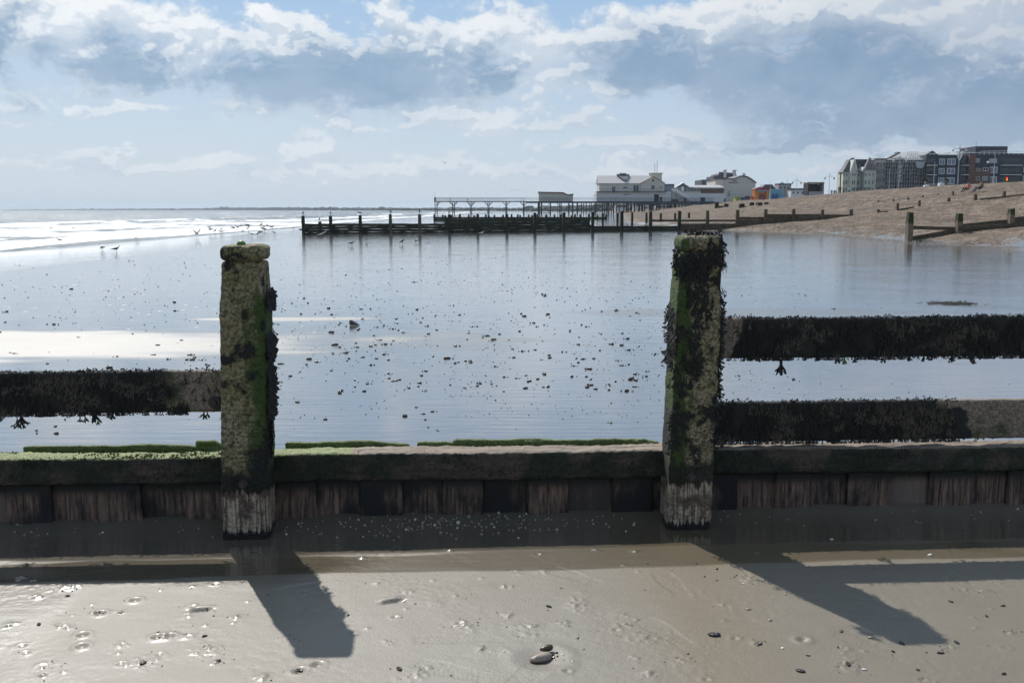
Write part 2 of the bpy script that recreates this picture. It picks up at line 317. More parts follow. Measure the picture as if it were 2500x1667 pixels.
def post_fn(seed, gx, dk):
    def fn(t, p, tc):
        P = t.map(tc.outputs['Object'], (1, 1, 1), (seed, seed * 2.1, seed * 3.3)); x, y, z = t.sep(tc.outputs['Object'])
        fine = t.noise(P, 75, 5, .8); mid = t.noise(P, 14, 7, .68); low = t.noise(P, 4.5, 4, .6)
        bv = t.n('ShaderNodeTexVoronoi', {'Vector': P, 'Scale': 85.0}); crust = t.m('ADD', t.m('MULTIPLY', fine, .55), t.m('MULTIPLY', t.sep(bv.outputs['Color'])[0], .45)); barn = t.mix(t.ss(.22, .76, crust), (.085, .068, .040), (.47, .39, .235))
        barn = t.mix(t.ss(.35, .7, low), barn, t.mix(.55, barn, (.24, .23, .06)))
        str_ = t.noise(t.map(P, (1, 1, .12)), 26, 4, .6)
        green = t.mix(fine, (.008, .022, .004), (.085, .15, .018))
        gm = t.m('ADD', t.m('MULTIPLY', t.m('MULTIPLY', x, gx * 6), 1.0 if gx < 0 else t.m('SUBTRACT', 1.0, t.ss(1.1, 1.3, z))), t.m('MULTIPLY', t.m('SUBTRACT', t.m('ADD', mid, str_), 1.0), 1.5))
        c = t.mix(t.m('MULTIPLY', t.ss(.0, .55, gm), .95), barn, green)
        hole = t.m('ADD', t.m('SUBTRACT', mid, .5), t.m('MULTIPLY', t.m('SUBTRACT', low, .5), 1.6))
        band = t.m('MULTIPLY', t.m('SUBTRACT', 1.0, t.ss(.0, .22, t.m('ABSOLUTE', t.m('SUBTRACT', z, .50)))), .16)
        hm = t.ss(.12, .26, t.m('ADD', t.m('ADD', hole, band), dk))
        hv = t.n('ShaderNodeTexVoronoi', {'Vector': t.map(P, (1, 1, .6)), 'Scale': 11.0}); hs = t.m('SUBTRACT', 1.0, t.ss(.13, .24, t.m('ADD', hv.outputs['Distance'], t.m('MULTIPLY', t.m('SUBTRACT', mid, .5), .35)))); hs = t.m('MULTIPLY', hs, t.m('GREATER_THAN', t.sep(hv.outputs['Color'])[0], .55)); hm = t.m('MAXIMUM', hm, t.m('MULTIPLY', hs, t.ss(.28, .4, z)))
        c = t.mix(hm, c, t.mix(fine, (.006, .008, .005), (.032, .030, .022)))
        c = t.mix(t.m('MULTIPLY', t.m('MULTIPLY', t.ss(1.22, 1.30, z), t.ss(.55, .7, mid)), .5), c, (.10, .055, .025))
        # bottom: mossy dark ring, then bared wood grain, then soaked foot
        grain = t.noise(t.map(P, (1, 1, .035)), 95, 4, .7)
        ww = t.m('ADD', z, t.m('MULTIPLY', t.m('SUBTRACT', str_, .5), .16))
        ring = t.m('SUBTRACT', 1.0, t.ss(.33, .38, ww)); c = t.mix(t.m('MULTIPLY', ring, .9), c, (.014, .017, .008))
        wood = t.mix(t.ss(.38, .62, grain), (.14, .095, .06), (.66, .53, .38)); wood = t.mix(t.ss(.5, .7, t.noise(P, 9, 3)), wood, (.13, .085, .06))
        c = t.mix(t.m('SUBTRACT', 1.0, t.ss(.235, .255, ww)), c, wood)
        w2 = t.m('ADD', z, t.m('MULTIPLY', t.m('SUBTRACT', grain, .5), .12))
        c = t.mix(t.m('SUBTRACT', 1.0, t.ss(.05, .062, w2)), c, (.018, .013, .010))
        t.set(p.inputs['Base Color'], c); p.inputs['Roughness'].default_value = .8
        b = t.bump(t.m('ADD', fine, t.m('MULTIPLY', bv.outputs['Distance'], -1.0)), 1.0, .012); t.set(p.inputs['Normal'], t.bump(mid, .7, .03, b))
    return fn
M_POSTL = mat('barnacled_post', post_fn(1.3, 1.2, -.02)); M_POSTR = mat('weedy_post', post_fn(5.7, -1.7, .09))
def rail_fn(t, p, tc):
    P = tc.outputs['Object']; fine = t.noise(P, 85, 5, .8); low = t.noise(P, 6, 5, .6); d = t.attr('bare')
    rough = t.mix(t.ss(.35, .68, fine), (.10, .075, .055), (.38, .30, .22))
    rough = t.mix(t.ss(.5, .66, low), rough, (.05, .055, .02))
    c = t.mix(t.ss(.4, .6, t.m('ADD', d, t.m('MULTIPLY', t.m('SUBTRACT', low, .5), .8))), t.mix(fine, (.008, .008, .007), (.03, .028, .022)), rough)
    t.set(p.inputs['Base Color'], c); p.inputs['Roughness'].default_value = .8; t.set(p.inputs['Normal'], t.bump(fine, .8, .006))
M_RAIL = mat('weed_stained_rail', rail_fn)
def cap_fn(t, p, tc):
    P = tc.outputs['Object']; fine = t.noise(P, 70, 5, .8); g = t.noise(t.map(P, (.08, 1, 1)), 34, 6, .75); low = t.noise(P, 4, 5, .6)
    nz = t.sep(t.n('ShaderNodeNewGeometry').outputs['Normal'])[2]; m = t.attr('moss')
    wood = t.mix(t.ss(.3, .7, g), (.085, .062, .045), (.31, .245, .18))
    moss = t.mix(t.ss(.3, .7, fine), (.06, .085, .02), (.31, .34, .14))
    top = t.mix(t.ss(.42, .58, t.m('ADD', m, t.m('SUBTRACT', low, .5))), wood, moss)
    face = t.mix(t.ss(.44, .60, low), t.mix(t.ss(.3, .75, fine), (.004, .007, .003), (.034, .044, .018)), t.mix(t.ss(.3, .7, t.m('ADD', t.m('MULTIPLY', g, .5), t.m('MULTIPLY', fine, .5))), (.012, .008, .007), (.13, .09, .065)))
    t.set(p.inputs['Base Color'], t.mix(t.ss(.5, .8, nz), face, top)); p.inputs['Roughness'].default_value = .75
    t.set(p.inputs['Normal'], t.bump(t.m('ADD', fine, g), .8, .007))
M_CAP = mat('mossy_cap_timber', cap_fn)
def moss_fn(t, p, tc):
    P = tc.outputs['Object']; f = t.noise(P, 90, 5, .7); l = t.noise(P, 9, 4)
    t.set(p.inputs['Base Color'], t.mix(t.ss(.3, .7, f), (.03, .048, .009), (.16, .205, .05))); p.inputs['Roughness'].default_value = .7
    t.set(p.inputs['Normal'], t.bump(t.m('ADD', f, l), .9, .01))
M_MOSS = mat('green_weed_turf', moss_fn)
M_WEED = mat('dark_bladder_wrack', col=(.012, .011, .006), rough=.55, var=.8, vs=25, spec=.3)
M_WEEDB = mat('brown_wrack', col=(.045, .030, .012), rough=.4, var=.6, vs=25)
M_WEEDG = mat('green_weed_strands', col=(.10, .19, .02), rough=.5, var=.4, vs=20)
M_IRON = mat('rusted_iron', col=(.06, .045, .04), rough=.7, var=.5, vs=30, bump=.004)
M_STONE = mat('dark_shell_lump', col=(.05, .038, .034), rough=.2, var=.6, vs=14, bump=.004)
M_PEB = mat('pale_pebble', col=(.26, .21, .16), rough=.5, var=.5, vs=6)
M_PEBW = mat('white_shell', col=(.6, .57, .52), rough=.5, var=.2, vs=6)
M_SHIN = mat('shingle_stone', col=(.24, .19, .14), rough=.7, var=.6, vs=2)
# ------------------------------------------------------------------ terrain
SEA = -1.4
def z0(y, x=0.0): y = np.asarray(y, float); return -.0042 * np.clip(y - 6, 0, 70) + .009 * (np.clip(x, -15, 25) + 15) * np.clip(y / 70, 0, 1)
def toe_pt(px, py):
    z = -.2
    for _ in range(4): q = onz(px, py, z); z = float(z0(q[1], q[0]))
    return q[0], q[1]
_t = sorted([toe_pt(*a)[::-1] for a in ((2500, 601), (2350, 597), (2210, 588), (2040, 572), (1900, 566.5), (1775, 563.5), (1600, 548), (1520, 543))])
TY = [0, 30] + [a[0] for a in _t] + [285, 430, 600, 900]; TX = [27, 25] + [a[1] for a in _t] + [32, 46, 60, 80]
CYs = [0, 120, 135, 160, 201, 240, 300, 400, 600, 900]; CXs = [60, 62, 62, 65, 67, 72, 82, 100, 130, 180]; CZs = [5, 5, 5, 5, 5, 5, 4.9, 4.6, 4.2, 4]
def bars(x, y):                          # low bars of drier sand among the shallow pools
    w = (fbm(x * .35, y * .5, 0, 31, 3) - .5)
    a = 1 - np.sqrt(((x + 7.0) / 6.4) ** 2 + ((y - 11.7 - .10 * (x + 5)) / 1.75) ** 2) + w * .7
    b = 1 - np.sqrt(((x + 3.4) / 1.8) ** 2 + ((y - 14.6) / .35) ** 2) + w * .4
    c = 1 - np.sqrt(((x - 3.8) / 3.5) ** 2 + ((y - 15.4) / .8) ** 2) + w * .5
    e = 1 - np.sqrt(((x - 0) / 30.) ** 2 + ((y - 5.3) / .75) ** 2) + w * .5
    return np.maximum(np.maximum(sst(-.10, .30, a + .25 * (fbm(x * 1.3, y * 5, 0, 35, 3) - .5)), sst(0, .3, b) * .9), np.maximum(sst(0, .6, c) * .45, sst(0, .6, e) * .8))
# small marks pressed in the near sand: casts, pits, shoe prints
MARKS = []
for px, py, k in ((330, 1467, 'pit'), (95, 1460, 'cast'), (470, 1482, 'cast'), (490, 1492, 'gash'), (455, 1505, 'cast'), (245, 1500, 'pit'), (150, 1530, 'cast'), (160, 1535, 'cast'), (202, 1552, 'pit'), (300, 1575, 'cast'), (500, 1592, 'heap'), (350, 1620, 'heap'),
                  (110, 1623, 'cast'), (100, 1650, 'cast'), (730, 1640, 'pit'), (775, 1625, 'pit'), (640, 1657, 'cast'), (575, 1510, 'cast'), (455, 1555, 'cast'), (25, 1530, 'cast'), (290, 1500, 'cast'), (200, 1580, 'pit'), (530, 1620, 'cast'), (385, 1558, 'pit'), (412, 1556, 'pit'),
                  (960, 1471, 'gash'), (1010, 1648, 'heap'), (1125, 1530, 'heap'), (1060, 1475, 'cast'), (1410, 1480, 'heap'), (1425, 1455, 'cast'), (1235, 1435, 'cast'), (1240, 1505, 'cast'), (1375, 1525, 'cast'), (1580, 1560, 'heap'), (1520, 1530, 'cast'), (1120, 1460, 'cast'), (1000, 1450, 'cast'),
                  (1830, 1415, 'heap'), (1770, 1482, 'cast'), (1960, 1568, 'pit'), (2350, 1445, 'cast'), (2400, 1450, 'cast'), (2450, 1435, 'cast'), (1850, 1575, 'cast'), (2310, 1585, 'cast'), (1550, 1350, 'cast'), (1100, 1345, 'cast'), (1260, 1400, 'cast'), (1450, 1345, 'cast'), (880, 1365, 'cast'), (960, 1335, 'cast'), (2070, 1625, 'heap'), (1990, 1415, 'cast'),
                  (700, 1445, 'print'), (735, 1475, 'print'), (1100, 1560, 'print'), (1620, 1545, 'print'), (1400, 1410, 'print'), (1640, 1430, 'print'), (1100, 1640, 'print'), (1290, 1650, 'print'), (2120, 1580, 'print')):
    q = onz(px, py, 0); MARKS.append((q[0], q[1], k, random.uniform(0, 3.1)))
for i in range(80):
    q = onz(random.uniform(-100, 2600), 1350 + 330 * random.random(), 0); MARKS.append((q[0], q[1], random.choice(['cast', 'speck', 'speck', 'pit2']), random.uniform(0, 3.1)))
STONE_AT = onz(1322, 1610, 0)
def ground(X, Y, fine=False):
    X = np.asarray(X, float); Y = np.asarray(Y, float)
    toe = np.interp(Y, TY, TX) + (fbm(X * 0 + 3, Y * .12, 0, 5, 3) - .5) * 2.0
    cx, cz = np.interp(Y, CYs, CXs), np.interp(Y, CYs, CZs)
    tt = (X - toe) / (cx - toe)
    sand = z0(Y, X) - 1.9 * np.clip((-X - 14) / 34, 0, 4) ** 1.25
    sand = np.maximum(sand, -7) + .012 * (fbm(X * .5, Y * .5, 0, 8, 3) - .5)
    tc_ = np.clip(tt, 0, 1)
    bank = sand + (cz - sand) * (tc_ ** .93) + (.42 * np.sin(tc_ * 11 + fbm(X * .05, Y * .03, 0, 6, 2) * 5) + .5 * (fbm(X * .11, Y * .06, 0, 9, 4) - .5)) * sst(.03, .3, tc_) * (1 - sst(.85, 1, tc_))
    bank = np.where(tt > 1, cz - .35 * sst(0, .15, tt - 1), bank)
    m = sst(-.004, .02, tt)
    bank = bank + m * .10 * (fbm(X * 1.3, Y * 1.3, 0, 12, 3) - .5)
    z = np.where(tt > 0, bank, sand)
    z = z + .060 * np.exp(-((Y - 4.87 - .06 * (X + 1.3)) / .15) ** 2) * (1 + .5 * (fbm(X * 1.7, X * 0, 0, 14, 3) - .5))
    return z, np.clip(sst(-.03, .03, tt + (fbm(X * .8, Y * .8, 0, 44, 3) - .5) * .10), 0, 1), sand
def gz(x, y): return float(ground(np.array([x]), np.array([y]))[0][0])
def G(px, py):                           # world point where a photo pixel meets the ground
    r = ray(px, py); d = np.geomspace(2.5, 900, 4000); P = r[None, :] / r[1] * d[:, None]; z = ground(P[:, 0], P[:, 1])[0]
    hit = np.where(HC + P[:, 2] <= z)[0]; k = hit[0] if len(hit) else -1
    return np.array([P[k, 0], P[k, 1], z[k]])
def build_terrain():
    ys = np.concatenate([[-40, -12, -3, 0, 1.5, 2.3], np.linspace(2.8, 5.4, 420), 1 / np.linspace(1 / 5.42, 1 / 60, 330), np.geomspace(60.5, 900, 330)])
    s = np.concatenate([[-14, -6, -3, -1.9, -1.4, -1.15], np.linspace(-1, 1, 900), [1.06, 1.15, 1.3, 1.6, 2.2, 4, 10]])
    Yg, Sg = np.meshgrid(ys, s, indexing='ij'); Xg = Sg * (.60 * np.maximum(Yg, 2.5) + .7)
    Z, sh, sand = ground(Xg, Yg)
    wet = 1 - .93 * bars(Xg, Yg)
    near = 1 - sst(4.7, 5.3, Yg)
    pond = sst(.1, .3, (1 - np.abs((Yg - 4.33 - .06 * Xg) / .17)) + .9 * (fbm(Xg * .9, Yg * 3, 0, 17, 3) - .5)) * .55
    foot = sst(4.34, 4.44, Yg - .06 * (Xg + 1.3)) * .98  # soaked sand at the boards, wetness pushed up to paint the groyne's shade darker
    wet = wet * (1 - near) + near * np.clip(.05 + np.maximum(pond, foot) + .45 * sst(.56, .72, fbm(Xg * .9, Yg * 1.4, 0, 19, 3)), 0, 1)
    wet = np.where(Xg < -22, wet * .9 + .1, wet)
    # relief of the near sand
    nr = 1 - sst(5.6, 7.0, Yg)
    D = nr * (.006 * (fbm(Xg * 2.2, Yg * 2.2, 0, 21, 3) - .5) + .0016 * (fbm(Xg * 9, Yg * 16, 0, 22, 4) - .5) + .0022 * (fbm(Xg * 45, Yg * 45, 0, 24, 3) - .5) * sst(.5, .62, fbm(Xg * 2.5, Yg * 2.5, 0, 26, 2)))
    olive = np.clip(sst(.25, .65, Xg + .35 * (fbm(Xg * 1.5, Yg * 1.5, 0, 27, 3) - .5)) * (1 - .75 * sst(.75, 1.15, Xg)) + pond * 1.2, 0, 1) * near * .55
    for (mx, my, k, a) in MARKS:
        rr = .2
        iy = np.where(np.abs(ys - my) < rr)[0]
        if len(iy) == 0: continue
        sl_ = slice(iy[0], iy[-1] + 1); x = Xg[sl_] - mx; y = Yg[sl_] - my; r = np.hypot(x, y)
        u = x * math.cos(a) + y * math.sin(a); v = -x * math.sin(a) + y * math.cos(a)
        nz = fbm(Xg[sl_] * 55, Yg[sl_] * 55, 0, 23, 3) - .5
        if k == 'cast': d = np.exp(-(r / .026) ** 2) * (.003 + .022 * np.maximum(nz, -.05) * 2)
        elif k == 'heap': d = np.exp(-(np.hypot(u / 1.6, v) / .045) ** 2) * (.003 + .04 * np.maximum(nz, 0))
        elif k == 'pit': d = -.016 * np.exp(-(r / .016) ** 2) + .006 * np.exp(-((r - .03) / .012) ** 2)
        elif k == 'pit2': d = -.007 * np.exp(-(r / .010) ** 2) + .003 * np.exp(-((r - .02) / .008) ** 2)
        elif k == 'speck': d = .008 * np.exp(-(r / .009) ** 2)
        elif k == 'gash': d = (-.018 * np.exp(-(v / .012) ** 2) + .010 * np.exp(-((v - .03) / .014) ** 2)) * np.exp(-(u / .05) ** 4)
        else:
            e = np.maximum(np.abs(u) / .14, np.abs(v) / (.045 + .008 * np.sin(u * 22 + .5)))
            ins = 1 - sst(.88, 1.05, e)
            d = -ins * (.0035 + .0032 * (np.sin(u * 330 + 6 * np.abs(v) * 30) > 0)) + .0012 * np.exp(-((e - 1.12) / .12) ** 2) + ins * .009 * nz
        D[sl_] += d * {'print': .20, 'gash': .6}.get(k, .55)
    r = np.hypot(Xg - STONE_AT[0], Yg - STONE_AT[1]); D += -.012 * np.exp(-(r / .055) ** 2) + .003 * np.exp(-((r - .11) / .03) ** 2)
    Z = Z + D * (1 - sh)
    me = grid_mesh('beach', Xg, Yg, Z, {'wet': wet, 'shingle': sh, 'olive': olive})
    o = link_mesh('beach', me, M_SAND); tag(o, kind='structure'); return o
build_terrain()
def build_sea():
    ys = np.concatenate([np.geomspace(30, 400, 460), np.geomspace(404, 9000, 200)])
    s = np.linspace(-.95, .5, 620)
    Yg, Sg = np.meshgrid(ys, s, indexing='ij'); Xg = Sg * Yg - 6
    edge = -40 - 2.5 * (fbm(Yg * .03, Yg * 0, 0, 51, 3) - .5) * 2
    q = edge - Xg                        # metres out from the waterline
    brk = 50 + 14 * (fbm(Yg * .008, Yg * 0 + 2, 0, 52, 2) - .5) - sst(150, 420, Yg) * 10
    n = fbm(Xg * .10, Yg * .05, 0, 53, 4); n2 = fbm(Xg * .6, Yg * .25, 0, 54, 4)
    white = sst(-2, 1, q) * (1 - sst(brk + 3, brk + 7, q))
    thin = 1 - .45 * sst(150, 330, Yg)
    lace = .46 + 1.3 * (n - .5) + .9 * (n2 - .5) + .25 * np.exp(-(q / 8) ** 2)
    foam = white * lace * thin * 1.25
    # separate breaking crests farther out
    for off, w, amp, y0, y1 in ((0, 3.0, 1.0, 120, 900), (26, 1.6, .75, 190, 1200), (-22, 3, 1.0, 60, 700)):
        k = np.exp(-((q - brk - off) / (w * .8)) ** 2) * sst(.36, .52, fbm(Xg * .02 + off, Yg * .012, 0, 55, 3)) * amp * sst(y0 * .8, y0, Yg)
        foam = np.maximum(foam, k)
    foam = foam * (1 - .85 * np.exp(-((q - brk + 4.2) / 1.3) ** 2) * sst(.40, .50, fbm(Xg * .015, Yg * .01, 0, 57, 2)))
    foam = np.where(q < 1.2, foam * .3 + .62 * sst(-3, 1, q), foam)
    z = SEA + .55 * np.exp(-((q - brk) / 2.4) ** 2) * (1 - sst(500, 900, Yg)) + .12 * np.exp(-((q - brk + 22) / 2) ** 2) + .10 * sst(0, 60, q) * (fbm(Xg * .25, Yg * .12, 0, 56, 4) - .5) * 2
    z += foam * .06 * (n2 - .3)
    z = np.where(Yg > 1200, SEA, z)
    o = link_mesh('sea', grid_mesh('sea', Xg, Yg, z, {'foam': foam}), M_SEA); tag(o, kind='structure')
build_sea()
# ------------------------------------------------------------------ timber and weed builders
def timber_mesh(name, L, res, amp=.006, seed=0, rnd=.02, shape=None, attrs=None, freq=9):
    """box with extents L=((x0,x1),(y0,y1),(z0,z1)), rounded, cut in small cells and roughened"""
    (x0, x1), (y0, y1), (z0_, z1) = L; ex = np.array([x1 - x0, y1 - y0, z1 - z0_]); c = np.array([(x0 + x1) / 2, (y0 + y1) / 2, (z0_ + z1) / 2])
    nn = np.maximum(2, np.ceil(ex / res).astype(int)); bm = {}; V = []; Fc = []
    def vid(i, j, k):
        key = (i, j, k)
        if key not in bm: bm[key] = len(V); V.append(key)
        return bm[key]
    I, J, K_ = nn
    for a in range(I):
        for b in range(J):
            Fc.append((vid(a, b, 0), vid(a, b + 1, 0), vid(a + 1, b + 1, 0), vid(a + 1, b, 0))); Fc.append((vid(a, b, K_), vid(a + 1, b, K_), vid(a + 1, b + 1, K_), vid(a, b + 1, K_)))
    for a in range(I):
        for b in range(K_):
            Fc.append((vid(a, 0, b), vid(a + 1, 0, b), vid(a + 1, 0, b + 1), vid(a, 0, b + 1))); Fc.append((vid(a, J, b), vid(a, J, b + 1), vid(a + 1, J, b + 1), vid(a + 1, J, b)))
    for a in range(J):
        for b in range(K_):
            Fc.append((vid(0, a, b), vid(0, a, b + 1), vid(0, a + 1, b + 1), vid(0, a + 1, b))); Fc.append((vid(I, a, b), vid(I, a + 1, b), vid(I, a + 1, b + 1), vid(I, a, b + 1)))
    v = np.array(V, float) / nn * ex - ex / 2
    h = ex / 2; q = np.clip(v, -(h - rnd), h - rnd); d = v - q; ln = np.linalg.norm(d, axis=1, keepdims=True); nrm = d / np.maximum(ln, 1e-9)
    v = q + nrm * np.minimum(ln, rnd) * (ln > 0)
    sgn = np.where(np.abs(v) >= h - rnd - 1e-6, np.sign(v), 0); sgn = np.where(ln > 0, nrm, sgn); w = v + c
    nz = fbm(w[:, 0] * freq + seed * 7.1, w[:, 1] * freq, w[:, 2] * freq, seed, 4) - .5; n2 = fbm(w[:, 0] * 60, w[:, 1] * 60, w[:, 2] * 60, seed + 9, 2) - .5
    v = w + sgn * (nz * amp * 2 + n2 * amp * .8)[:, None]
    if shape is not None: v = shape(v)
    me = bpy.data.meshes.new(name); me.from_pydata([tuple(p) for p in v], [], Fc); me.polygons.foreach_set('use_smooth', np.ones(len(Fc), bool)); me.update()
    for k, fn in (attrs or {}).items():
        a = me.attributes.new(k, 'FLOAT', 'POINT'); a.data.foreach_set('value', np.asarray(fn(v), np.float32))
    return me
def frond(mb, b, d, n, L, wd, depth=0, mi=0):
    """forked wrack blade from b along d, facing n"""
    d = Vector(d).normalized(); n = Vector(n).normalized(); s = d.cross(n)
    if s.length < .05: s = d.orthogonal()
    s.normalize(); p = Vector(b); segs = 2; vs = [p - s * wd * .35, p + s * wd * .35]; fs = []
    for i in range(segs):
        d = (d + Vector((random.uniform(-.25, .25), random.uniform(-.2, .2), random.uniform(-.3, .05)))).normalized(); p = p + d * L * .25
        k = len(vs); ww = wd * (.5 + .15 * i); vs += [p - s * ww * .5, p + s * ww * .5]; fs.append((k - 2, k - 1, k + 1, k))
    mb.add(vs, fs, mi)
    for sg in (-1, 1):
        e = (d + s * sg * random.uniform(.3, .7) + n * random.uniform(-.15, .25)).normalized()
        if depth == 0 and random.random() < .55: frond(mb, p, e, n, L * .55, wd * .8, 1, mi)
        else:
            s2 = e.cross(n); s2 = s2.normalized() if s2.length > .05 else s; q = p + e * L * .3; r = p + e * L * .5
            mb.add([p - s2 * wd * .2, p + s2 * wd * .2, q + s2 * wd * .55, r + s2 * wd * .2, r - s2 * wd * .2, q - s2 * wd * .55], [(0, 1, 2, 5), (5, 2, 3, 4)], mi)
# ------------------------------------------------------------------ the near groyne
TH = math.atan2(.13, 2.17); GO = onz(600, 1322, 0); GO = np.array([GO[0], GO[1] - .0, 0])
near = empty('timber_groyne', GO, TH, 'weed-covered timber groyne crossing the foreground with two tall posts and rails', 'groyne')
XR = 2.185                                # right post along the groyne
def post_shape(w0, right):
    def f(v):
        z = v[:, 2]; k = 1 - .13 * sst(1.08, 1.36, z) + .02 * np.sin(z * 5)
        if right: k = k + .03 * sst(.3, .8, z) - .03 * sst(.1, .0, z)
        v = v.copy(); v[:, 0] *= k; v[:, 1] = (v[:, 1] - .1) * k + .1; v[:, 0] += (.022 if right else .020) * np.clip(z, 0, 2)
        return v
    return f
for nm, x, m, rt, top in (('left', 0, M_POSTL, False, 1.435), ('right', XR, M_POSTR, True, 1.475)):
    po = link_mesh('post', timber_mesh('post', ((-.111, .111), (0, .20), (-.35, top - .075)), .0075, .0075, 3 + rt, .022, post_shape(0, rt)), m, near, (x, 0, 0))
    tag(po, 'grey barnacled post with dark green right edge' if not rt else 'post nearly black with hanging wrack and green left edge')
    cl_ = link_mesh('post_cap', timber_mesh('post_cap', ((-.101, .101), (-.002, .202), (top - .075, top)), .007, .008, 13 + rt, .026, lambda v, r=rt: v + np.array([(.022 if r else .020) * 1.4, 0, 0])), m if not rt else M_POSTR, po)
    bolt = MB(); bolt.bar((.0, -.018, .29), (0, .03, .29), .022, n=10); bolt.bar((0, -.035, .29), (0, -.015, .29), .012, n=8); bolt.build('bolt', M_IRON, po)
    w = MB()
    if rt:
        for i in range(2600):             # wrack over the front and both flanks
            z = random.uniform(.42, 1.40) if i % 7 else random.uniform(1.28, 1.47)
            u = random.random()
            if u < .5:
                xx = random.uniform(-.12, .12)
                if fbm(xx * 9, z * 6, 0, 71, 3) < .515 or (abs(z - .72) < .11 and fbm(xx * 8, z * 8, 0, 75, 2) > .40) or (xx < -.02 and z > 1.0 and z < 1.3 and xx < -.02 - (z - 1.0) * .1): continue
                frond(w, (xx, -.004, z), (random.uniform(-.3, .3), -.15, -1), (0, -1, 0), random.uniform(.02, .05), .008)
            else:
                sg = 1 if u < .72 else -1
                if fbm(z * 7, sg * 3, 0, 72, 2) < .42 or (sg < 0 and z > 1.18): continue
                frond(w, (sg * .110 + .022 * z, random.uniform(0, .19), z - .03), (sg * .45, 0, -1), (sg, -.5, 0), random.uniform(.025, .05), .010, 0, 1 if random.random() < .35 and sg < 0 else 0)
        for i in range(34): frond(w, (random.uniform(-.03, .13), random.uniform(-.01, .2), 1.472), (random.uniform(-.3, .9), random.uniform(-.6, .4), .35), (0, -1, .3), random.uniform(.02, .04), .009)
        for i in range(30): frond(w, (.128, random.uniform(0, .1), 1.47 - .004 * i), (.4, 0, -1), (0, -1, 0), .035, .01)
        for i in range(40): frond(w, (.12, .01, 1.2 - .012 * i), (.5, -.1, -1), (0, -1, 0), .055, .01)
    else:
        for i in range(900):
            z = random.uniform(.62, 1.26)
            if fbm(z * 9, 2, 0, 73, 2) < .36: continue
            frond(w, (.110 + .02 * z, random.uniform(.0, .19), z), (.5, 0, -1), (1, -.5, 0), random.uniform(.025, .045), .010)
        for i in range(70): frond(w, (.119, random.uniform(0, .08), random.uniform(.42, .62)), (.35, -.1, -1), (0, -1, 0), .03, .009)
    wo_ = w.build('seaweed', [M_WEED, M_WEEDB], po); tag(wo_, kind='stuff')
    if not rt:
        g = MB(); g.ball((.005, .12, 1.437), .022, n=7, m=5); o = g.build('limpet', M_WEEDG, po, smooth=True); o.scale = (1, 1, .8); o.location = (0, 0, 1.437 * .2)
def rail(name, x0, x1, zb, zt, seed, bare, weed_rng, hang, topweed):
    if x0 < 0: zb += .010; zt += .014
    o = link_mesh(name, timber_mesh(name, ((x0, x1), (.205, .252), (zb, zt)), .011, .004, seed, .016, None, {'bare': bare}), M_RAIL, near)
    w = MB()
    n = int((x1 - x0) * 1700)
    for i in range(n):
        x = random.uniform(x0, x1); z = random.uniform(zb + .01, zt)
        if not weed_rng(x, z) or float(fbm(x * 13, z * 10, 0, 66, 3)) < .34: continue
        frond(w, (x, .202, z), (random.uniform(-.3, .3), -.10, -1), (0, -1, 0), min(random.uniform(.025, .065), z - zb + .012), .0055, 0, 2 if float(fbm(x * 7, z * 16, 0, 65, 3)) > .53 and random.random() < .7 else 0)
    for i in range(int((x1 - x0) * 520)):
        x = random.uniform(x0, x1)
        if topweed(x): frond(w, (x, random.uniform(.205, .25), zt - .002), (random.uniform(-1, 1), random.uniform(-.6, .4), random.uniform(-.1, .5)), (0, -1, .2), random.uniform(.008, .030) * (.35 + .9 * float(vn(x * 9, seed))), .005)
    for i in range(int((x1 - x0) * 45)):
        x = random.uniform(x0, x1)
        if weed_rng(x, zb + .02): frond(w, (x, random.uniform(.205, .245), zb + .01), (random.uniform(-.3, .3), 0, -1), (0, -1, 0), random.uniform(.008, .026) * (.3 + 1.2 * float(vn(x * 11, seed + 3))), .0045)
    for (x, L, k, mi) in hang:
        for j in range(k): frond(w, (x + random.uniform(-.012, .012), .22 + random.uniform(-.01, .02), zb + .01), (random.uniform(-.2, .2), 0, -1), (0, -1, 0), L * random.uniform(.7, 1.1), .009, 0, mi)
    tag(w.build('seaweed', [M_WEED, M_WEEDG, M_WEEDB], o), kind='stuff'); return o
def lx(px): return (at(px, 900, GO[1] + .25)[0] - GO[0]) / math.cos(TH)
lr = rail('rail', -2.1, -.02, .59, .795, 21, lambda v: sst(-.58, -.22, v[:, 0] + .22 * (fbm(v[:, 0] * 9, v[:, 2] * 14, 0, 61, 3) - .5)), lambda x, z: x < -.40 + .5 * (float(fbm(x * 9, z * 14, 0, 62, 3)) - .5) or random.random() < .03,
     [(lx(25), .05, 3, 0), (lx(74), .085, 8, 0), (lx(108), .03, 2, 0), (lx(217), .07, 2, 0), (lx(245), .065, 7, 0), (lx(285), .045, 4, 0), (lx(512), .055, 4, 0)], lambda x: x < -.42 or random.random() < .25)
b = MB(); b.bar((-.17, .185, .655), (-.17, .21, .655), .030, n=12); b.bar((-.17, .17, .655), (-.17, .19, .655), .014, n=8); b.build('bolt', M_IRON, lr)
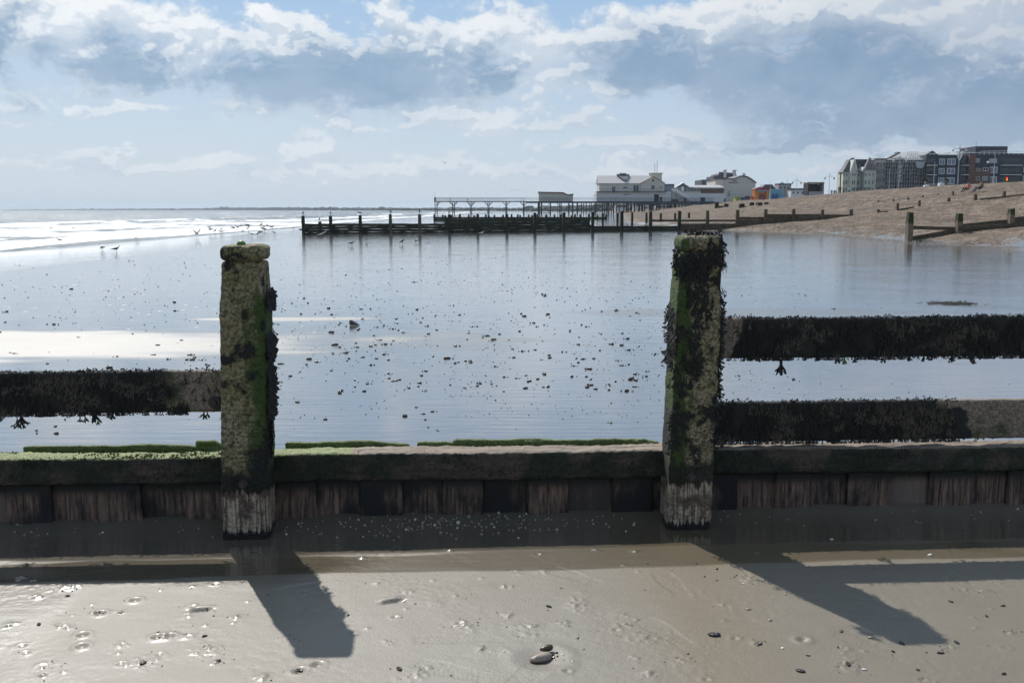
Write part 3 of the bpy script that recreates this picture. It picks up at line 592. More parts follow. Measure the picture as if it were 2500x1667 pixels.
ru = rail('rail', XR + .02, XR + 2.6, .845, 1.052, 22, lambda v: 1 - sst(XR + .20, XR + .34, v[:, 0] - .5 * np.clip(v[:, 2] - .9, -1, .05)), lambda x, z: x > XR + .24 + random.uniform(0, .12),
     [(lx(1800), .03, 2, 0), (lx(1842), .03, 2, 0), (lx(1882), .03, 2, 0), (lx(1932), .10, 5, 0), (lx(2025), .03, 2, 0), (lx(2078), .045, 4, 0), (lx(2092), .05, 3, 1), (lx(2115), .045, 3, 0), (lx(2170), .03, 2, 0), (lx(2190), .04, 3, 0), (lx(2258), .04, 3, 0), (lx(2295), .035, 2, 0), (lx(2312), .035, 2, 0), (lx(2372), .045, 4, 0), (lx(2430), .05, 4, 0), (lx(2442), .03, 3, 0)], lambda x: x > XR + .2)
rl = rail('rail', XR + .02, XR + 2.6, .408, .617, 23, lambda v: sst(XR + 1.38, XR + 1.58, v[:, 0] + (v[:, 2] - .5) * .9 + .25 * (fbm(v[:, 0] * 9, v[:, 2] * 9, 0, 64, 3) - .5)), lambda x, z: x < XR + 1.48 - (z - .5) * .9 + .25 * (float(fbm(x * 9, z * 9, 0, 63, 2)) - .5) and random.random() < .8,
     [(lx(1775), .03, 4, 0), (lx(1790), .03, 4, 0), (lx(2070), .03, 3, 0)] + [(lx(1830 + 18 * i + random.uniform(-6, 6)), .025, 1, 1 if random.random() < .4 else 0) for i in range(38)], lambda x: x < XR + 1.45 and random.random() < .6)
CAPS = ((-2.3, .02, .385), (.03, XR - .02, .387), (XR - .01, XR + 2.7, .382))
for i, (a, c, zt) in enumerate(CAPS):
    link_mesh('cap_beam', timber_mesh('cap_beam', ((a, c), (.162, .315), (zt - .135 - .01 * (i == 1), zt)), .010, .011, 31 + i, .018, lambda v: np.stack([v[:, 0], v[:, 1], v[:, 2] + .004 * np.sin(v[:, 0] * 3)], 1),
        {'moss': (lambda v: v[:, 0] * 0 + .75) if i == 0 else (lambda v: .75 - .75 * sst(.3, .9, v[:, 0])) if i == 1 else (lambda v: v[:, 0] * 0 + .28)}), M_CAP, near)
for k, (px0, px1, h) in enumerate(((50, 530, .028), (-400, 35, .012), (470, 536, .04), (690, 1000, .030), (1020, 1130, .020), (1110, 1420, .028), (1290, 1420, .022), (1330, 1620, .022), (1500, 1640, .02))):
    a, c = lx(px0), lx(px1)
    link_mesh('mossy_plank', timber_mesh('mossy_plank', ((a, c), (.318 + .004 * (k % 3), .352 + .004 * (k % 3)), (.2, .385 + h)), .010, .008, 41 + k, .012,
        lambda v: np.stack([v[:, 0], v[:, 1], v[:, 2] - .02 * sst(c - .35 * (c - a), c, v[:, 0]) * (v[:, 2] > .3)], 1)), M_MOSS, near)
# moss tufts standing on the left cap
g = MB()
for i in range(3600):
    x = random.uniform(-2.2, .02) if i < 2600 else random.uniform(.12, .95)
    if i >= 2600 and random.random() < (x - .12) / .9: continue
    y = random.uniform(.152, .33); s = random.uniform(.004, .010); a = random.uniform(0, 3.1)
    if fbm(x * 14, y * 25, 0, 77, 3) < .42: continue
    g.add([(x - s * math.cos(a), y - s * math.sin(a), .380), (x + s * math.cos(a), y + s * math.sin(a), .380), (x + random.uniform(-s, s), y + random.uniform(-.8, .6) * s, (.384 + random.uniform(.2, .9) * s))], [(0, 1, 2)])
tag(g.build('moss', M_MOSS, near), kind='stuff')
g = MB()
for i in range(2600):
    x = random.uniform(-2.3, XR + 2.6); z = random.uniform(.27, .386)
    if fbm(x * 4, z * 14, 0, 78, 3) < .50: continue
    frond(g, (x, .161, z), (random.uniform(-.4, .4), -.12, -1), (0, -1, 0), random.uniform(.008, .020), .004)
tag(g.build('weed_fuzz', M_WEED, near), kind='stuff')
xb = -2.3; k = 0
while xb < XR + 2.6:                      # upright sheeting boards under the cap
    wd = random.uniform(.19, .24); zt = .249; off = random.uniform(0, .014)
    off = .0 if k % 2 else .022
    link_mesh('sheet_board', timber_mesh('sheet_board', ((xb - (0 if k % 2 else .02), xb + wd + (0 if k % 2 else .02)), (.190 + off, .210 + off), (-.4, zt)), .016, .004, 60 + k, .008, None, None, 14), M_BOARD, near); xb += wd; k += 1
# ------------------------------------------------------------------ far groynes
def far_post(mb, x, y, z0_, z1, w, seed, tilt=0):
    random.seed(seed); n = 5; vs = []; k = [(-1, -1), (1, -1), (1, 1), (-1, 1)]
    for i in range(n):
        f = i / (n - 1); z = z0_ + (z1 - z0_) * f; ww = w * (1.0 + random.uniform(-.06, .06) - (.12 if f > .9 else 0))
        vs += [(x + tilt * f + a * ww / 2 + random.uniform(-.008, .008), y + b * ww / 2 + w / 2, z + (random.uniform(-.03, .03) if i == n - 1 else 0)) for a, b in k]
    fs = [(4 * i + j, 4 * i + (j + 1) % 4, 4 * i + 4 + (j + 1) % 4, 4 * i + 4 + j) for i in range(n - 1) for j in range(4)] + [tuple(range(4 * n - 4, 4 * n))]
    mb.add(vs, fs)
def plank(mb, x0, x1, y, za, zb_, ztop_var=.02, th=.07, seed=0, zr=0):
    random.seed(seed); n = max(2, int((x1 - x0) / .35)); vs = []
    for i in range(n + 1):
        f = i / n; x = x0 + (x1 - x0) * f; j = random.uniform(-1, 1) * ztop_var
        for yy in (y, y + th): vs += [(x, yy, za + zr * f), (x, yy, zb_ + zr * f + j)]
    fs = []
    for i in range(n):
        a = 4 * i; fs += [(a, a + 4, a + 5, a + 1), (a + 1, a + 5, a + 7, a + 3), (a + 3, a + 7, a + 6, a + 2), (a + 2, a + 6, a + 4, a)]
    fs += [(0, 1, 3, 2), (4 * n, 4 * n + 2, 4 * n + 3, 4 * n + 1)]
    mb.add(vs, fs)
FG = G(741, 573.5); FT = R(1.5)
fg = empty('timber_groyne', FG, FT, 'long dark timber groyne in the middle distance running from the sea edge to the shingle', 'groyne')
def fgx(px, n=0):                        # distance along the far groyne line at a photo column
    a = (px - CX) / F; c = np.cos(FT), np.sin(FT); k = math.cos(PITCH)
    a = (px - CX) / (F * k + (CY - 560) * math.sin(PITCH)); y = (FG[1] - math.tan(FT) * FG[0] + n) / (1 - math.tan(FT) * a); return ((a * y - FG[0]) / math.cos(FT), y)
POSTS = [(741, 527), (808, 527), (880, 525), (954, 523), (1025, 523), (1097, 524), (1167, 523), (1237, 522), (1306, 520), (1377, 519), (1447, 518), (1518, 516), (1588, 516), (1658, 515), (1727, 515), (1799, 513), (1868, 511), (1936, 511), (2006, 511), (2076, 511)]
pr = []
for i, (px, py) in enumerate(POSTS):
    s_, y_ = fgx(px); zt = at(px, py, y_)[2] - FG[2]; xw = FG[0] + s_ * math.cos(FT); g0 = gz(xw, y_ - .1) - FG[2]; pr.append((s_, zt, g0, y_))
    mb = MB(); far_post(mb, 0, -.11, g0 - .4, zt, .245, 100 + i, random.uniform(-.02, .02)); o = mb.build('post', M_TIMBD if i < 14 and i not in (3, 4) else M_TIMB, fg, (s_, 0, 0))
for i in range(len(pr) - 1):
    (a, za, ga, ya), (b_, zb_, gb, yb) = pr[i], pr[i + 1]
    px = POSTS[i][0]; mb = MB(); top = lambda p, y: at(px, p, y)[2] - FG[2]
    if px < 1400: zt = top(546 if px < 1100 else 549, ya)
    elif px < 1640: zt = top(552, ya)
    else: zt = top({1658: 552, 1727: 551, 1799: 530, 1868: 523, 1936: 523, 2006: 524}.get(px, 524), ya)
    lo = min(ga, gb) - .3; n = max(1, int(round((zt - lo) / .23))); hh = (zt - lo) / n
    if px in (1658, 1727): zt = top(546, ya); n = 1
    for j in range(n):
        plank(mb, a + .1, b_ - .1, .14, zt - (j + 1) * hh + (.008 if px < 1400 else .003), zt - j * hh, .016 if px < 1650 else .01, .07, 300 + i * 10 + j)
    if px in (1658, 1727, 1588):
        z2 = top(536.5, ya); plank(mb, a + .1, b_ - .1, .14, z2 - .16, z2, .01, .07, 390 + i)
        if px != 1588: plank(mb, a + .1, b_ - .1, .10, lo - .2, top(548, ya), .01, .07, 391 + i)
    mb.build('plank_panel', M_TIMBD if px < 1650 else M_TIMB, fg)
mb = MB(); mb.box(-.35, -.12, .1, .3, .35, .47); mb.build('waling_end', M_TIMBD, fg)
# second line just beyond, its posts showing over the first
def simple_groyne(p0, posts, basepy, label, spacing_mat, panel=None, w=.24, dz=0):
    """posts: (px, top py); the line runs on the ground from the photo point p0, square to the shore"""
    P0 = G(*p0); root = empty('timber_groyne', P0, 0, label, 'groyne'); L = []
    for i, (px, py) in enumerate(posts):
        x = at(px, 512, P0[1])[0]; y = P0[1]; zt = at(px, py, y)[2]; g0 = gz(x, y)
        mb = MB(); far_post(mb, 0, 0, min(g0, zt) - .5 - P0[2], zt - P0[2], w, int(500 + px), 0); mb.build('post', spacing_mat, root, (x - P0[0], 0, 0)); L.append((x - P0[0], g0 - P0[2], zt - P0[2]))
    for i in range(len(L) - 1):
        if panel is None: break
        if panel(posts[i][0]) > 600: continue
        zt = at(posts[i][0], panel(posts[i][0]), P0[1])[2] - P0[2]; lo = min(L[i][1], L[i + 1][1]) - .3
        if zt - lo < .1: continue
        mb = MB(); n = max(1, int((zt - lo) / .28))
        for j in range(n): plank(mb, L[i][0], L[i + 1][0], .25, zt - (j + 1) * (zt - lo) / n + .004, zt - j * (zt - lo) / n, .02, .07, int(700 + i * 7 + j))
        mb.build('plank_panel', spacing_mat, root)
    return root
simple_groyne((1300, 549), [(1087, 526), (1122, 525), (1158, 526), (1193, 526), (1228, 526), (1264, 524), (1299, 525), (1334, 524), (1369, 523), (1404, 523), (1438, 522), (1472, 521), (1508, 520), (1544, 519), (1579, 519), (1614, 520), (1649, 520), (1683, 519)], 0,
              'second timber groyne, its low dark wall showing just behind the first', M_TIMBD, lambda px: 535 if px < 1410 else 700)
simple_groyne((1300, 537), [(px, 524 + 1.2 * math.sin(px)) for px in range(1060, 1500, 21)], 0, 'third timber groyne, a low dark line near the foot of the pier', M_TIMBD, lambda px: 530, .3)
simple_groyne((1700, 516), [(px, py) for px, py in ((1748, 494), (1752, 493), (1771, 497), (1776, 498))], 0, 'cluster of four short dark posts on shingle in front of the pier foot', M_TIMBD, lambda px: 503, .35)
simple_groyne((1822, 505), [(1809, 498), (1814, 497), (1822, 504)], 0, 'pair of stubby dark posts with a low block just right of the pier foot', M_TIMBD, None, .45)
# nearer groyne at the right edge
RG = G(2219, 588); rg = empty('timber_groyne', RG, R(7), 'brown timber groyne at the right edge with three green-topped posts and low rails', 'groyne')
c7, s7 = math.cos(R(7)), math.sin(R(7))
def rgx(px):
    a = (px - CX) / (F * math.cos(PITCH) + (CY - 560) * math.sin(PITCH)); y = (RG[1] - math.tan(R(7)) * RG[0]) / (1 - math.tan(R(7)) * a); return (a * y - RG[0]) / c7, y
q = []
def m_gp(t, p, tc):
    P = tc.outputs['Object']; z = t.sep(P)[2]; g = t.noise(t.map(P, (1, 1, .1)), 40, 4); c = t.mix(g, (.10, .075, .05), (.30, .24, .17))
    k = t.ss(-.05, .05, t.m('ADD', z, t.m('MULTIPLY', t.m('SUBTRACT', t.noise(P, 5, 4), .5), .5))); c = t.mix(k, c, t.mix(g, (.012, .018, .006), (.04, .06, .015)))
    t.set(p.inputs['Base Color'], c); p.inputs['Roughness'].default_value = .8; t.set(p.inputs['Normal'], t.bump(g, .6, .01))
M_GP = mat('green_topped_timber', m_gp)
for i, (px, py, lo) in enumerate(((2220, 518, 545), (2340, 521, 541), (2466, 510, 523), (2590, 500, 520))):
    s_, y_ = rgx(px); zt = at(px, py, y_)[2]; zl = at(px, lo, y_)[2]; g0 = gz(RG[0] + s_ * c7, y_)
    mb = MB(); far_post(mb, 0, -.14, g0 - zl - .5, zt - zl, .27, 800 + i); mb.build('post', M_GP, rg, (s_, 0, zl - RG[2])); q.append((s_, y_, g0 - RG[2]))
for i in range(3):
    (a, ya, ga), (b_, yb, gb) = q[i], q[i + 1]; py0, py1 = ((551, 557), (553, 548), (545, 541))[i]
    za, zb_ = at(POSTS[0][0], 0, 1)[2] * 0 + at(2220 + 120 * i, py0, ya)[2] - RG[2], at(2340 + 120 * i, (555, 546, 541)[i], yb)[2] - RG[2]
    mb = MB(); plank(mb, a - .05, b_ + .05, -.22 if i else .14, za - .17, za, .008, .09, 840 + i, zb_ - za); mb.build('rail', M_TIMB, rg)
    mb = MB(); plank(mb, a + .1, b_ - .1, .12, ga - .3, ga + (.20, .42, .5)[i], .01, .07, 850 + i, gb - ga); mb.build('plank_panel', M_TIMB, rg)
# lone stumps of buried groynes on the shingle
STUMPS = [(2075, 511.5, 527), (2145, 511, 519), (2192, 497, 513.5), (2245, 490, 504), (2317, 483, 492), (2383, 474, 489), (2453, 467, 481), (2145, 490, 493.5), (2181, 486.5, 492), (2217.5, 482, 488), (2254, 477, 482), (2327, 467, 476), (2291, 473, 476)]
WORDS = ['upright stump at the end of the long middle groyne', 'short stump with a sliver of plank beside it', 'tall slim stump at the left end of a low plank on the shingle', 'stump at the right end of the low plank on the shingle', 'broad stump halfway up the shingle below the sitting pair', 'broad stump just below the seated person in black', 'broad stump with a long low board running off to the right edge',
         'tiniest stump, farthest left in the upper faint row', 'small stump second in the upper faint row', 'small stump third in the upper faint row', 'small stump fourth in the upper faint row', 'pale brown stump just left of the sitting pair', 'nub of timber barely clearing the shingle in the upper faint row']
for i, (px, pt, pb) in enumerate(STUMPS):
    if i == 0: continue
    g_ = G(px, pb); w = {0: .26}.get(i, 5.5 * g_[1] / F if i < 7 else 4.2 * g_[1] / F); h = at(px, pt, g_[1])[2] - g_[2]
    mb = MB(); far_post(mb, 0, 0, -.4, h, w * (1.15 if i in (4, 5, 6) else 1), 900 + i, random.uniform(-.03, .03)); o = mb.build('timber_stump', M_TIMB, None, g_); tag(o, 'weathered timber ' + WORDS[i], 'stump', 'stumps of buried groynes on the shingle')
for (a, c, lab) in (((2190, 514), (2232, 507.5), 'long low dark plank half buried in shingle between two stumps'), ((2392, 488.5), (2530, 474), 'long pale board edge running through shingle to the right edge'), ((2147, 518.8), (2166, 518.3), 'short sliver of plank beside a small stump')):
    A, B = G(*a), G(*c); mb = MB(); d = math.hypot(B[0] - A[0], B[1] - A[1]); plank(mb, 0, d, 0, -.3, .10, .01, .08, 930, B[2] - A[2]); o = mb.build('buried_plank', M_TIMB, None, A, math.atan2(B[1] - A[1], B[0] - A[0])); tag(o, lab, 'plank')
for i, (px, lab) in enumerate(((1844, 'left twin blocks of dark timber on the upper shingle'), (1864, 'right twin blocks of dark timber on the upper shingle'))):
    g_ = G(px, 501); mb = MB(); 
    for k in (-.42, .42): far_post(mb, k, 0, -.3, .36, .55, 940 + i)
    tag(mb.build('timber_block', M_TIMBD, None, g_), lab, 'block')
random.seed(21)
# ------------------------------------------------------------------ plain materials for the far things
def fm(n, c, r=.7, v=.15, vs=.6): return mat(n, col=c, rough=r, var=v, vs=vs)
M_CREAM = fm('cream_render', (.60, .56, .47)); M_WHITE = fm('white_weathered_paint', (.66, .66, .64)); M_ROOFG = fm('pale_grey_roof', (.36, .35, .35), .6)
M_SLATE = fm('dark_slate', (.06, .063, .075), .6); M_IRONP = fm('pier_iron', (.035, .045, .055), .6, .5, 3); M_DECK = fm('deck_timber', (.10, .085, .07))
M_GLASSD = mat('dark_glass', col=(.03, .04, .05), rough=.12, var=.3); M_GLASSB = mat('sky_lit_glass', col=(.16, .21, .26), rough=.08, var=.4, vs=.8)
M_BLACK = fm('black_paint', (.015, .015, .017)); M_BRICK = fm('brown_brick', (.16, .09, .065), .8, .3, 2); M_CLAD = fm('charcoal_cladding', (.035, .042, .055), .6, .2)
M_RUST = fm('rust_red_trim', (.22, .07, .04)); M_TRIM = fm('white_trim', (.75, .75, .73), .5, .05); M_POLE = fm('pale_steel_pole', (.40, .42, .44), .45)
M_ORANGE = fm('orange_vinyl', (.62, .22, .04), .4); M_MAROON = fm('maroon_vinyl', (.30, .03, .06), .4); M_CYAN = fm('pale_blue_vinyl', (.12, .38, .48), .4)
M_YELL = fm('yellow_paint', (.62, .52, .06), .5); M_BLUE = fm('blue_paint', (.03, .12, .38), .5); M_GREENP = fm('green_paint', (.12, .35, .10), .5)
M_PALEG = fm('pale_green_render', (.56, .58, .47)); M_SCAF = fm('scaffold_tube', (.42, .42, .41), .5); M_TAN = fm('tan_board', (.30, .22, .10))
M_NET = fm('scaffold_boards', (.20, .17, .13)); M_PALM = fm('palm_leaf', (.05, .07, .02), .6, .5, 3)
M_WOOD = fm('far_foliage', (.028, .036, .022), .9, .6, .05); M_RED = mat('red_signal_lamp', col=(.5, .02, .01), emit=(1.0, .05, .02)); M_AMB = mat('amber_signal_lamp', col=(.5, .2, .01), emit=(1.0, .35, .02))
M_LAND = fm('far_land', (.07, .08, .05), .9)
class Bld:
    def __init__(s, name, Y, px, label, cat, zb=None, dep=10, group=None):
        s.Y = Y; s.x0 = at(px, 500, Y)[0]; s.zb = gz(s.x0, Y) if zb is None else zb; s.dep = dep
        s.root = empty(name, (s.x0, Y, s.zb), 0, label, cat, group)
    def X(s, px): return (px - CX) * (F * 0 + 1) * s.k(500) * s.Y - s.x0
    def k(s, py): r = ray(CX + 1, py); return r[0] / r[1]
    def Z(s, py): return at(CX, py, s.Y)[2] - s.zb
    def box(s, name, m, a, b, t_, u, y0=0, y1=None, parent=None, down=False):
        mb = MB(); mb.box(s.X(a), s.X(b), y0, s.dep if y1 is None else y1, -.3 if down else s.Z(u), s.Z(t_)); return mb.build(name, m, parent or s.root)
    def prism(s, name, m, pts, y0=0, y1=None, parent=None):
        mb = MB(); mb.prism([(s.X(a), s.Z(b)) for a, b in pts], y0, s.dep if y1 is None else y1); return mb.build(name, m, parent or s.root)
    def win(s, a, b, t_, u, m=None, fr=None, name='window', bars=1, parent=None):
        w = MB(); x0, x1, z0_, z1 = s.X(a), s.X(b), s.Z(u), s.Z(t_); f = .08 * (x1 - x0)
        w.box(x0, x1, -.06, .02, z0_, z1, 0)
        if fr is not None:
            w.box(x0 - f, x1 + f, -.10, -.05, z0_ - f, z0_, 1); w.box(x0 - f, x1 + f, -.10, -.05, z1, z1 + f, 1); w.box(x0 - f, x0, -.10, -.05, z0_, z1, 1); w.box(x1, x1 + f, -.10, -.05, z0_, z1, 1)
            for i in range(bars): xm = x0 + (x1 - x0) * (i + 1) / (bars + 1); w.box(xm - f * .4, xm + f * .4, -.09, -.055, z0_, z1, 1)
        return w.build(name, [m or M_GLASSD, fr or M_TRIM], parent or s.root)
# ------------------------------------------------------------------ pier
YP = 430.0
pier = Bld('pier', YP, 1060, 'long iron seaside pier jetty on thin braced legs', 'pier', SEA - .5)
mb = MB(); x0, x1 = pier.X(1060), pier.X(1745)
mb.box(x0, pier.X(1285), 0, 8, pier.Z(493.2), pier.Z(491.2)); mb.box(pier.X(1285), x1, 0, 22, pier.Z(495.5), pier.Z(491.8)); mb.box(pier.X(1560), x1, -1, 22, pier.Z(499), pier.Z(495.5)); mb.build('deck', M_IRONP, pier.root)
mb = MB(); zt = pier.Z(483.5); zd = pier.Z(491.3)
for i in range(170):
    px = 1062 + i * 4
    if px > 1740: break
    x = pier.X(px); mb.box(x - .045, x + .045, -.05, .05, zd, zt); 
mb.box(x0, x1, -.06, .06, zt - .07, zt + .05); mb.box(x0, x1, -.04, .04, (zd + zt) / 2, (zd + zt) / 2 + .06); mb.build('railing', M_IRONP, pier.root)
mb = MB(); 
for i in range(56): x = pier.X(1062 + i * 4); mb.box(x - .045, x + .045, 7.95, 8.05, zd, zt)
mb.box(x0, pier.X(1285), 7.94, 8.06, zt - .07, zt + .05); mb.build('railing', M_IRONP, pier.root)
def leg(px, y, w, lo=-2.5, hi=492.5):
    m_ = MB(); x = pier.X(px); m_.bar((x, y, lo), (x, y, pier.Z(hi)), w, n=8); return m_
for i, px in enumerate([1063, 1106, 1149, 1192, 1236, 1279]):
    for k, dx in ((0, -1.2), (1, 1.2)):
        m_ = leg(px + dx, .6 + 6.8 * k, .17)
        for sg in ((1,) if i == 0 else (-1, 1)): m_.bar((pier.X(px), .6 + 6.8 * k, pier.Z(503)), (pier.X(px + 9.5 * sg), .6 + 6.8 * k, pier.Z(492.8)), .11)
        m_.bar((pier.X(px), .6 + 6.8 * k, pier.Z(506)), (pier.X(px), 7.4 - 6.8 * k, pier.Z(522)), .06)
        m_.build('leg', M_IRONP, pier.root)
for px, w in ((1317, .32), (1323, .2), (1344, .22), (1367, .2), (1372, .16), (1389, .3), (1399, .3), (1411, .2), (1426, .2), (1432, .2), (1453, .22), (1456, .2), (1477, .2), (1481, .2), (1486, .2), (1499, .3), (1507, .22), (1513, .22), (1535, .36), (1542, .4), (1562, .4), (1569, .5), (1587, .35), (1596, .3), (1604, .2), (1612, .2), (1622, .3), (1630, .2), (1640, .2), (1651, .5), (1660, .2), (1667, .2), (1674, .2), (1684, .2), (1692, .25)):
    leg(px, random.choice([1, 2]), w, -4 if px < 1500 else -1, 494).build('leg', M_IRONP, pier.root)
    leg(px + random.uniform(-6, 6), random.uniform(10, 20), w * .8, -4 if px < 1500 else -1, 494).build('leg', M_IRONP, pier.root)
for a, b, c, d in ((1321, 497, 1343, 520), (1343, 497, 1322, 517), (1360, 497, 1372, 508), (1456, 498, 1478, 514), (1478, 498, 1456, 516), (1317, 520, 1343, 520)): mb = MB(); mb.bar((pier.X(a), .5, pier.Z(b)), (pier.X(c), .5, pier.Z(d)), .11); mb.build('brace', M_IRONP, pier.root)
mb = MB(); mb.bar((pier.X(1062), .2, zd), (pier.X(1062), .2, pier.Z(468)), .05); mb.box(pier.X(1060), pier.X(1064), 0, .4, pier.Z(491), pier.Z(482)); mb.build('mast', M_IRONP, pier.root)
kb = Bld('pier_kiosk', YP, 1316, 'low flat-roofed cream hut alone on the pier deck', 'hut', at(0, 491.8, YP)[2], 7); kb.root.location.y = YP + 3
kb.prism('wall', M_CREAM, [(1316, 491.5), (1316, 470), (1376, 470), (1386, 475), (1400, 475), (1400, 491.5)]); kb.prism('roof', M_RUST, [(1314, 470.5), (1314, 468), (1375, 469), (1387, 474.5), (1401, 475), (1401, 473), (1400, 476.5), (1385, 476), (1375, 471.8)], -.4, 7.4)
pv = Bld('pavilion', YP, 1457, 'white two-storey pier pavilion with pale grey roof, gable and square tower', 'building', at(0, 492, YP)[2], 16); pv.root.location.y = YP + 2
pv.box('lower_wall', M_WHITE, 1457, 1640, 467.5, 492.5); pv.box('balcony', M_SLATE, 1456, 1628, 466.8, 468.2, -1.2, 0)
mb = MB()
for px in range(1458, 1628, 4): x = pv.X(px); mb.box(x - .03, x + .03, -1.15, -1.09, pv.Z(467), pv.Z(461.5))
mb.box(pv.X(1457), pv.X(1628), -1.16, -1.08, pv.Z(461.8), pv.Z(461.3)); mb.build('railing', M_IRONP, pv.root)
pv.box('upper_wall', M_CREAM, 1464, 1624, 447, 467, 1.5, 14)
mb = MB(); xa, xb_ = pv.X(1462), pv.X(1592); zr, ze = pv.Z(427), pv.Z(447.4); mb.add([(xa, 1.0, ze), (xb_ + 3, 1.0, ze), (xb_ - .8, 8, zr), (xa, 8, zr), (xa, 15, ze), (xb_ + 3, 15, ze)], [(0, 1, 2, 3), (3, 2, 5, 4), (0, 3, 4), (1, 5, 2), (0, 4, 5, 1)]); rf = mb.build('roof', M_ROOFG, pv.root)
mb = MB(); mb.add([(pv.X(1511), 7.0, zr + .1), (pv.X(1541), 7.0, zr + .1), (pv.X(1533), 2.6, pv.Z(438)), (pv.X(1525), 2.6, pv.Z(438)), (pv.X(1511), 9, zr + .1), (pv.X(1541), 9, zr + .1)], [(0, 3, 2, 1), (0, 1, 5, 4)]); mb.box(pv.X(1511), pv.X(1541), 6.9, 9.2, zr - .3, pv.Z(424)); mb.box(pv.X(1518), pv.X(1534), 7.2, 9, pv.Z(424), pv.Z(421.5)); mb.build('roof_vent', M_SLATE, rf)
pv.prism('gable', M_CREAM, [(1566, 447), (1566, 446), (1596, 431.5), (1624, 446.5), (1624, 467), (1566, 467)], 1.1, 9)
mb = MB()
for a, b, c, d in ((1564, 447.5, 1596.5, 430.8), (1596.5, 430.8, 1626, 447.5)): mb.bar((pv.X(a), 1.0, pv.Z(b)), (pv.X(c), 1.0, pv.Z(d)), .16, n=4)
mb.build('gable_trim', M_RUST, pv.root)
mb = MB(); mb.bar((pv.X(1596), 1.0, pv.Z(440.5)), (pv.X(1596), 1.2, pv.Z(440.5)), .5, n=14); mb.build('round_window', M_GLASSD, pv.root)
tw = pv.box('tower', M_CREAM, 1596, 1624, 421.5, 447, 9.2, 15); pv.box('tower_cornice', M_CREAM, 1593, 1627, 419.8, 421.6, 8.8, 15.4, tw)
mb = MB(); mb.bar((pv.X(1607.5), 11, pv.Z(420)), (pv.X(1607.5), 11, pv.Z(396)), .09); mb.bar((pv.X(1613), 11, pv.Z(420)), (pv.X(1613), 11, pv.Z(389)), .09); mb.build('flagpoles', M_IRONP, tw)
for a, b, c, d, y in ((1496, 1504, 455, 466.5, 1.5), (1523, 1533, 455.5, 460, 1.5), (1548, 1561, 451.5, 466.5, 1.5), (1592, 1600, 452, 462, 1.1), (1525, 1528, 473.5, 476.5, 0), (1531, 1534, 473.5, 476.5, 0), (1537, 1540, 473.5, 476.5, 0), (1612, 1620, 456, 458, 1.1)):
    o = pv.win(a, b, c, d, None, M_TRIM if d - c > 4 else None); o.location.y = y
for a, b, c in ((1598, 1610, 474.5), (1611.5, 1618, 481)): pv.win(a, b, c, 492, M_BLACK, None, 'door')
mb = MB(); mb.box(pv.X(1500) - .3, pv.X(1500) + .3, -.1, -.02, pv.Z(470), pv.Z(467)); mb.box(pv.X(1449), pv.X(1457), -.5, -.1, pv.Z(478), pv.Z(477)); mb.build('bracket_lamp', M_IRONP, pv.root)
pr2 = Bld('pier_arcade', YP, 1640, 'low arcade building on the pier with arched gable, outside stair and brown wall panel', 'building', at(0, 493, YP)[2], 12); pr2.root.location.y = YP + 3
pr2.box('lower_wall', M_WHITE, 1641, 1775, 472, 494); pr2.box('link_wall', M_GLASSB, 1625, 1650, 451, 472, 2, 10); pr2.box('link_roof', M_SLATE, 1623, 1649, 448.8, 451, 1.5, 10.5)
pr2.box('upper_wall', M_CREAM, 1642, 1772, 467.5, 472, .3, 10); pr2.box('glazed_wall', M_GLASSD, 1651, 1714, 456, 467.5, .8, 10); pr2.box('brick_panel', M_BRICK, 1714, 1770, 460, 472, .2, 10); pr2.box('flat_roof', M_WHITE, 1696, 1771, 457, 460, -.6, 10)
mb = MB(); mb.add([(pr2.X(1680), -.3, pr2.Z(457.3)), (pr2.X(1771), -.3, pr2.Z(457.3)), (pr2.X(1766), 6, pr2.Z(451)), (pr2.X(1680), 6, pr2.Z(451))], [(0, 1, 2, 3)]); mb.box(pr2.X(1680), pr2.X(1766), 6, 10, pr2.Z(457), pr2.Z(451)); mb.build('roof', M_ROOFG, pr2.root)
pr2.prism('gable', M_SLATE, [(1650, 458), (1669, 447.5), (1684, 456), (1684, 467.5), (1652, 467.5)], .2, 9)
mb = MB()
for a, b, c, d in ((1648, 458.5, 1669, 446.4), (1669, 446.4, 1686, 457)): mb.bar((pr2.X(a), .1, pr2.Z(b)), (pr2.X(c), .1, pr2.Z(d)), .22, n=4)
mb.build('gable_trim', M_TRIM, pr2.root)
for a in range(1653, 1712, 8):
    if not 1662 < a < 1674: o = pr2.win(a, a + 5, 458, 466, M_GLASSB, M_TRIM); o.location.y = .15 if a < 1684 else .8
aw = MB(); n = 10; x, z = pr2.X(1669), pr2.Z(458); r = .62; pts = [(x - r, pr2.Z(466.5)), (x + r, pr2.Z(466.5))] + [(x + r * math.cos(i * math.pi / n), z + r * math.sin(i * math.pi / n)) for i in range(n + 1)]; aw.prism(pts, .02, .2, 0); aw.build('arched_window', M_TRIM, pr2.root)
mb = MB()
for i in range(16): a = 1641 + i * 3.1; zt_ = pr2.Z(463 + i * 1.85); mb.box(pr2.X(a), pr2.X(a + 3.1), -2.2, -.4, zt_ - .35, zt_)
mb.add([(pr2.X(1640), -2.3, pr2.Z(466)), (pr2.X(1651), -2.3, pr2.Z(466)), (pr2.X(1692), -2.3, pr2.Z(492)), (pr2.X(1692), -2.3, pr2.Z(487)), (pr2.X(1652), -2.3, pr2.Z(461)), (pr2.X(1640), -2.3, pr2.Z(461))], [(0, 1, 4, 5), (1, 2, 3, 4)]); mb.build('stair', M_TRIM, pr2.root)
mb = MB()
for a in (1640, 1651, 1674): mb.box(pr2.X(a) - .06, pr2.X(a) + .06, -2.2, -2.08, pr2.Z(492), pr2.Z(466 if a < 1655 else 478))
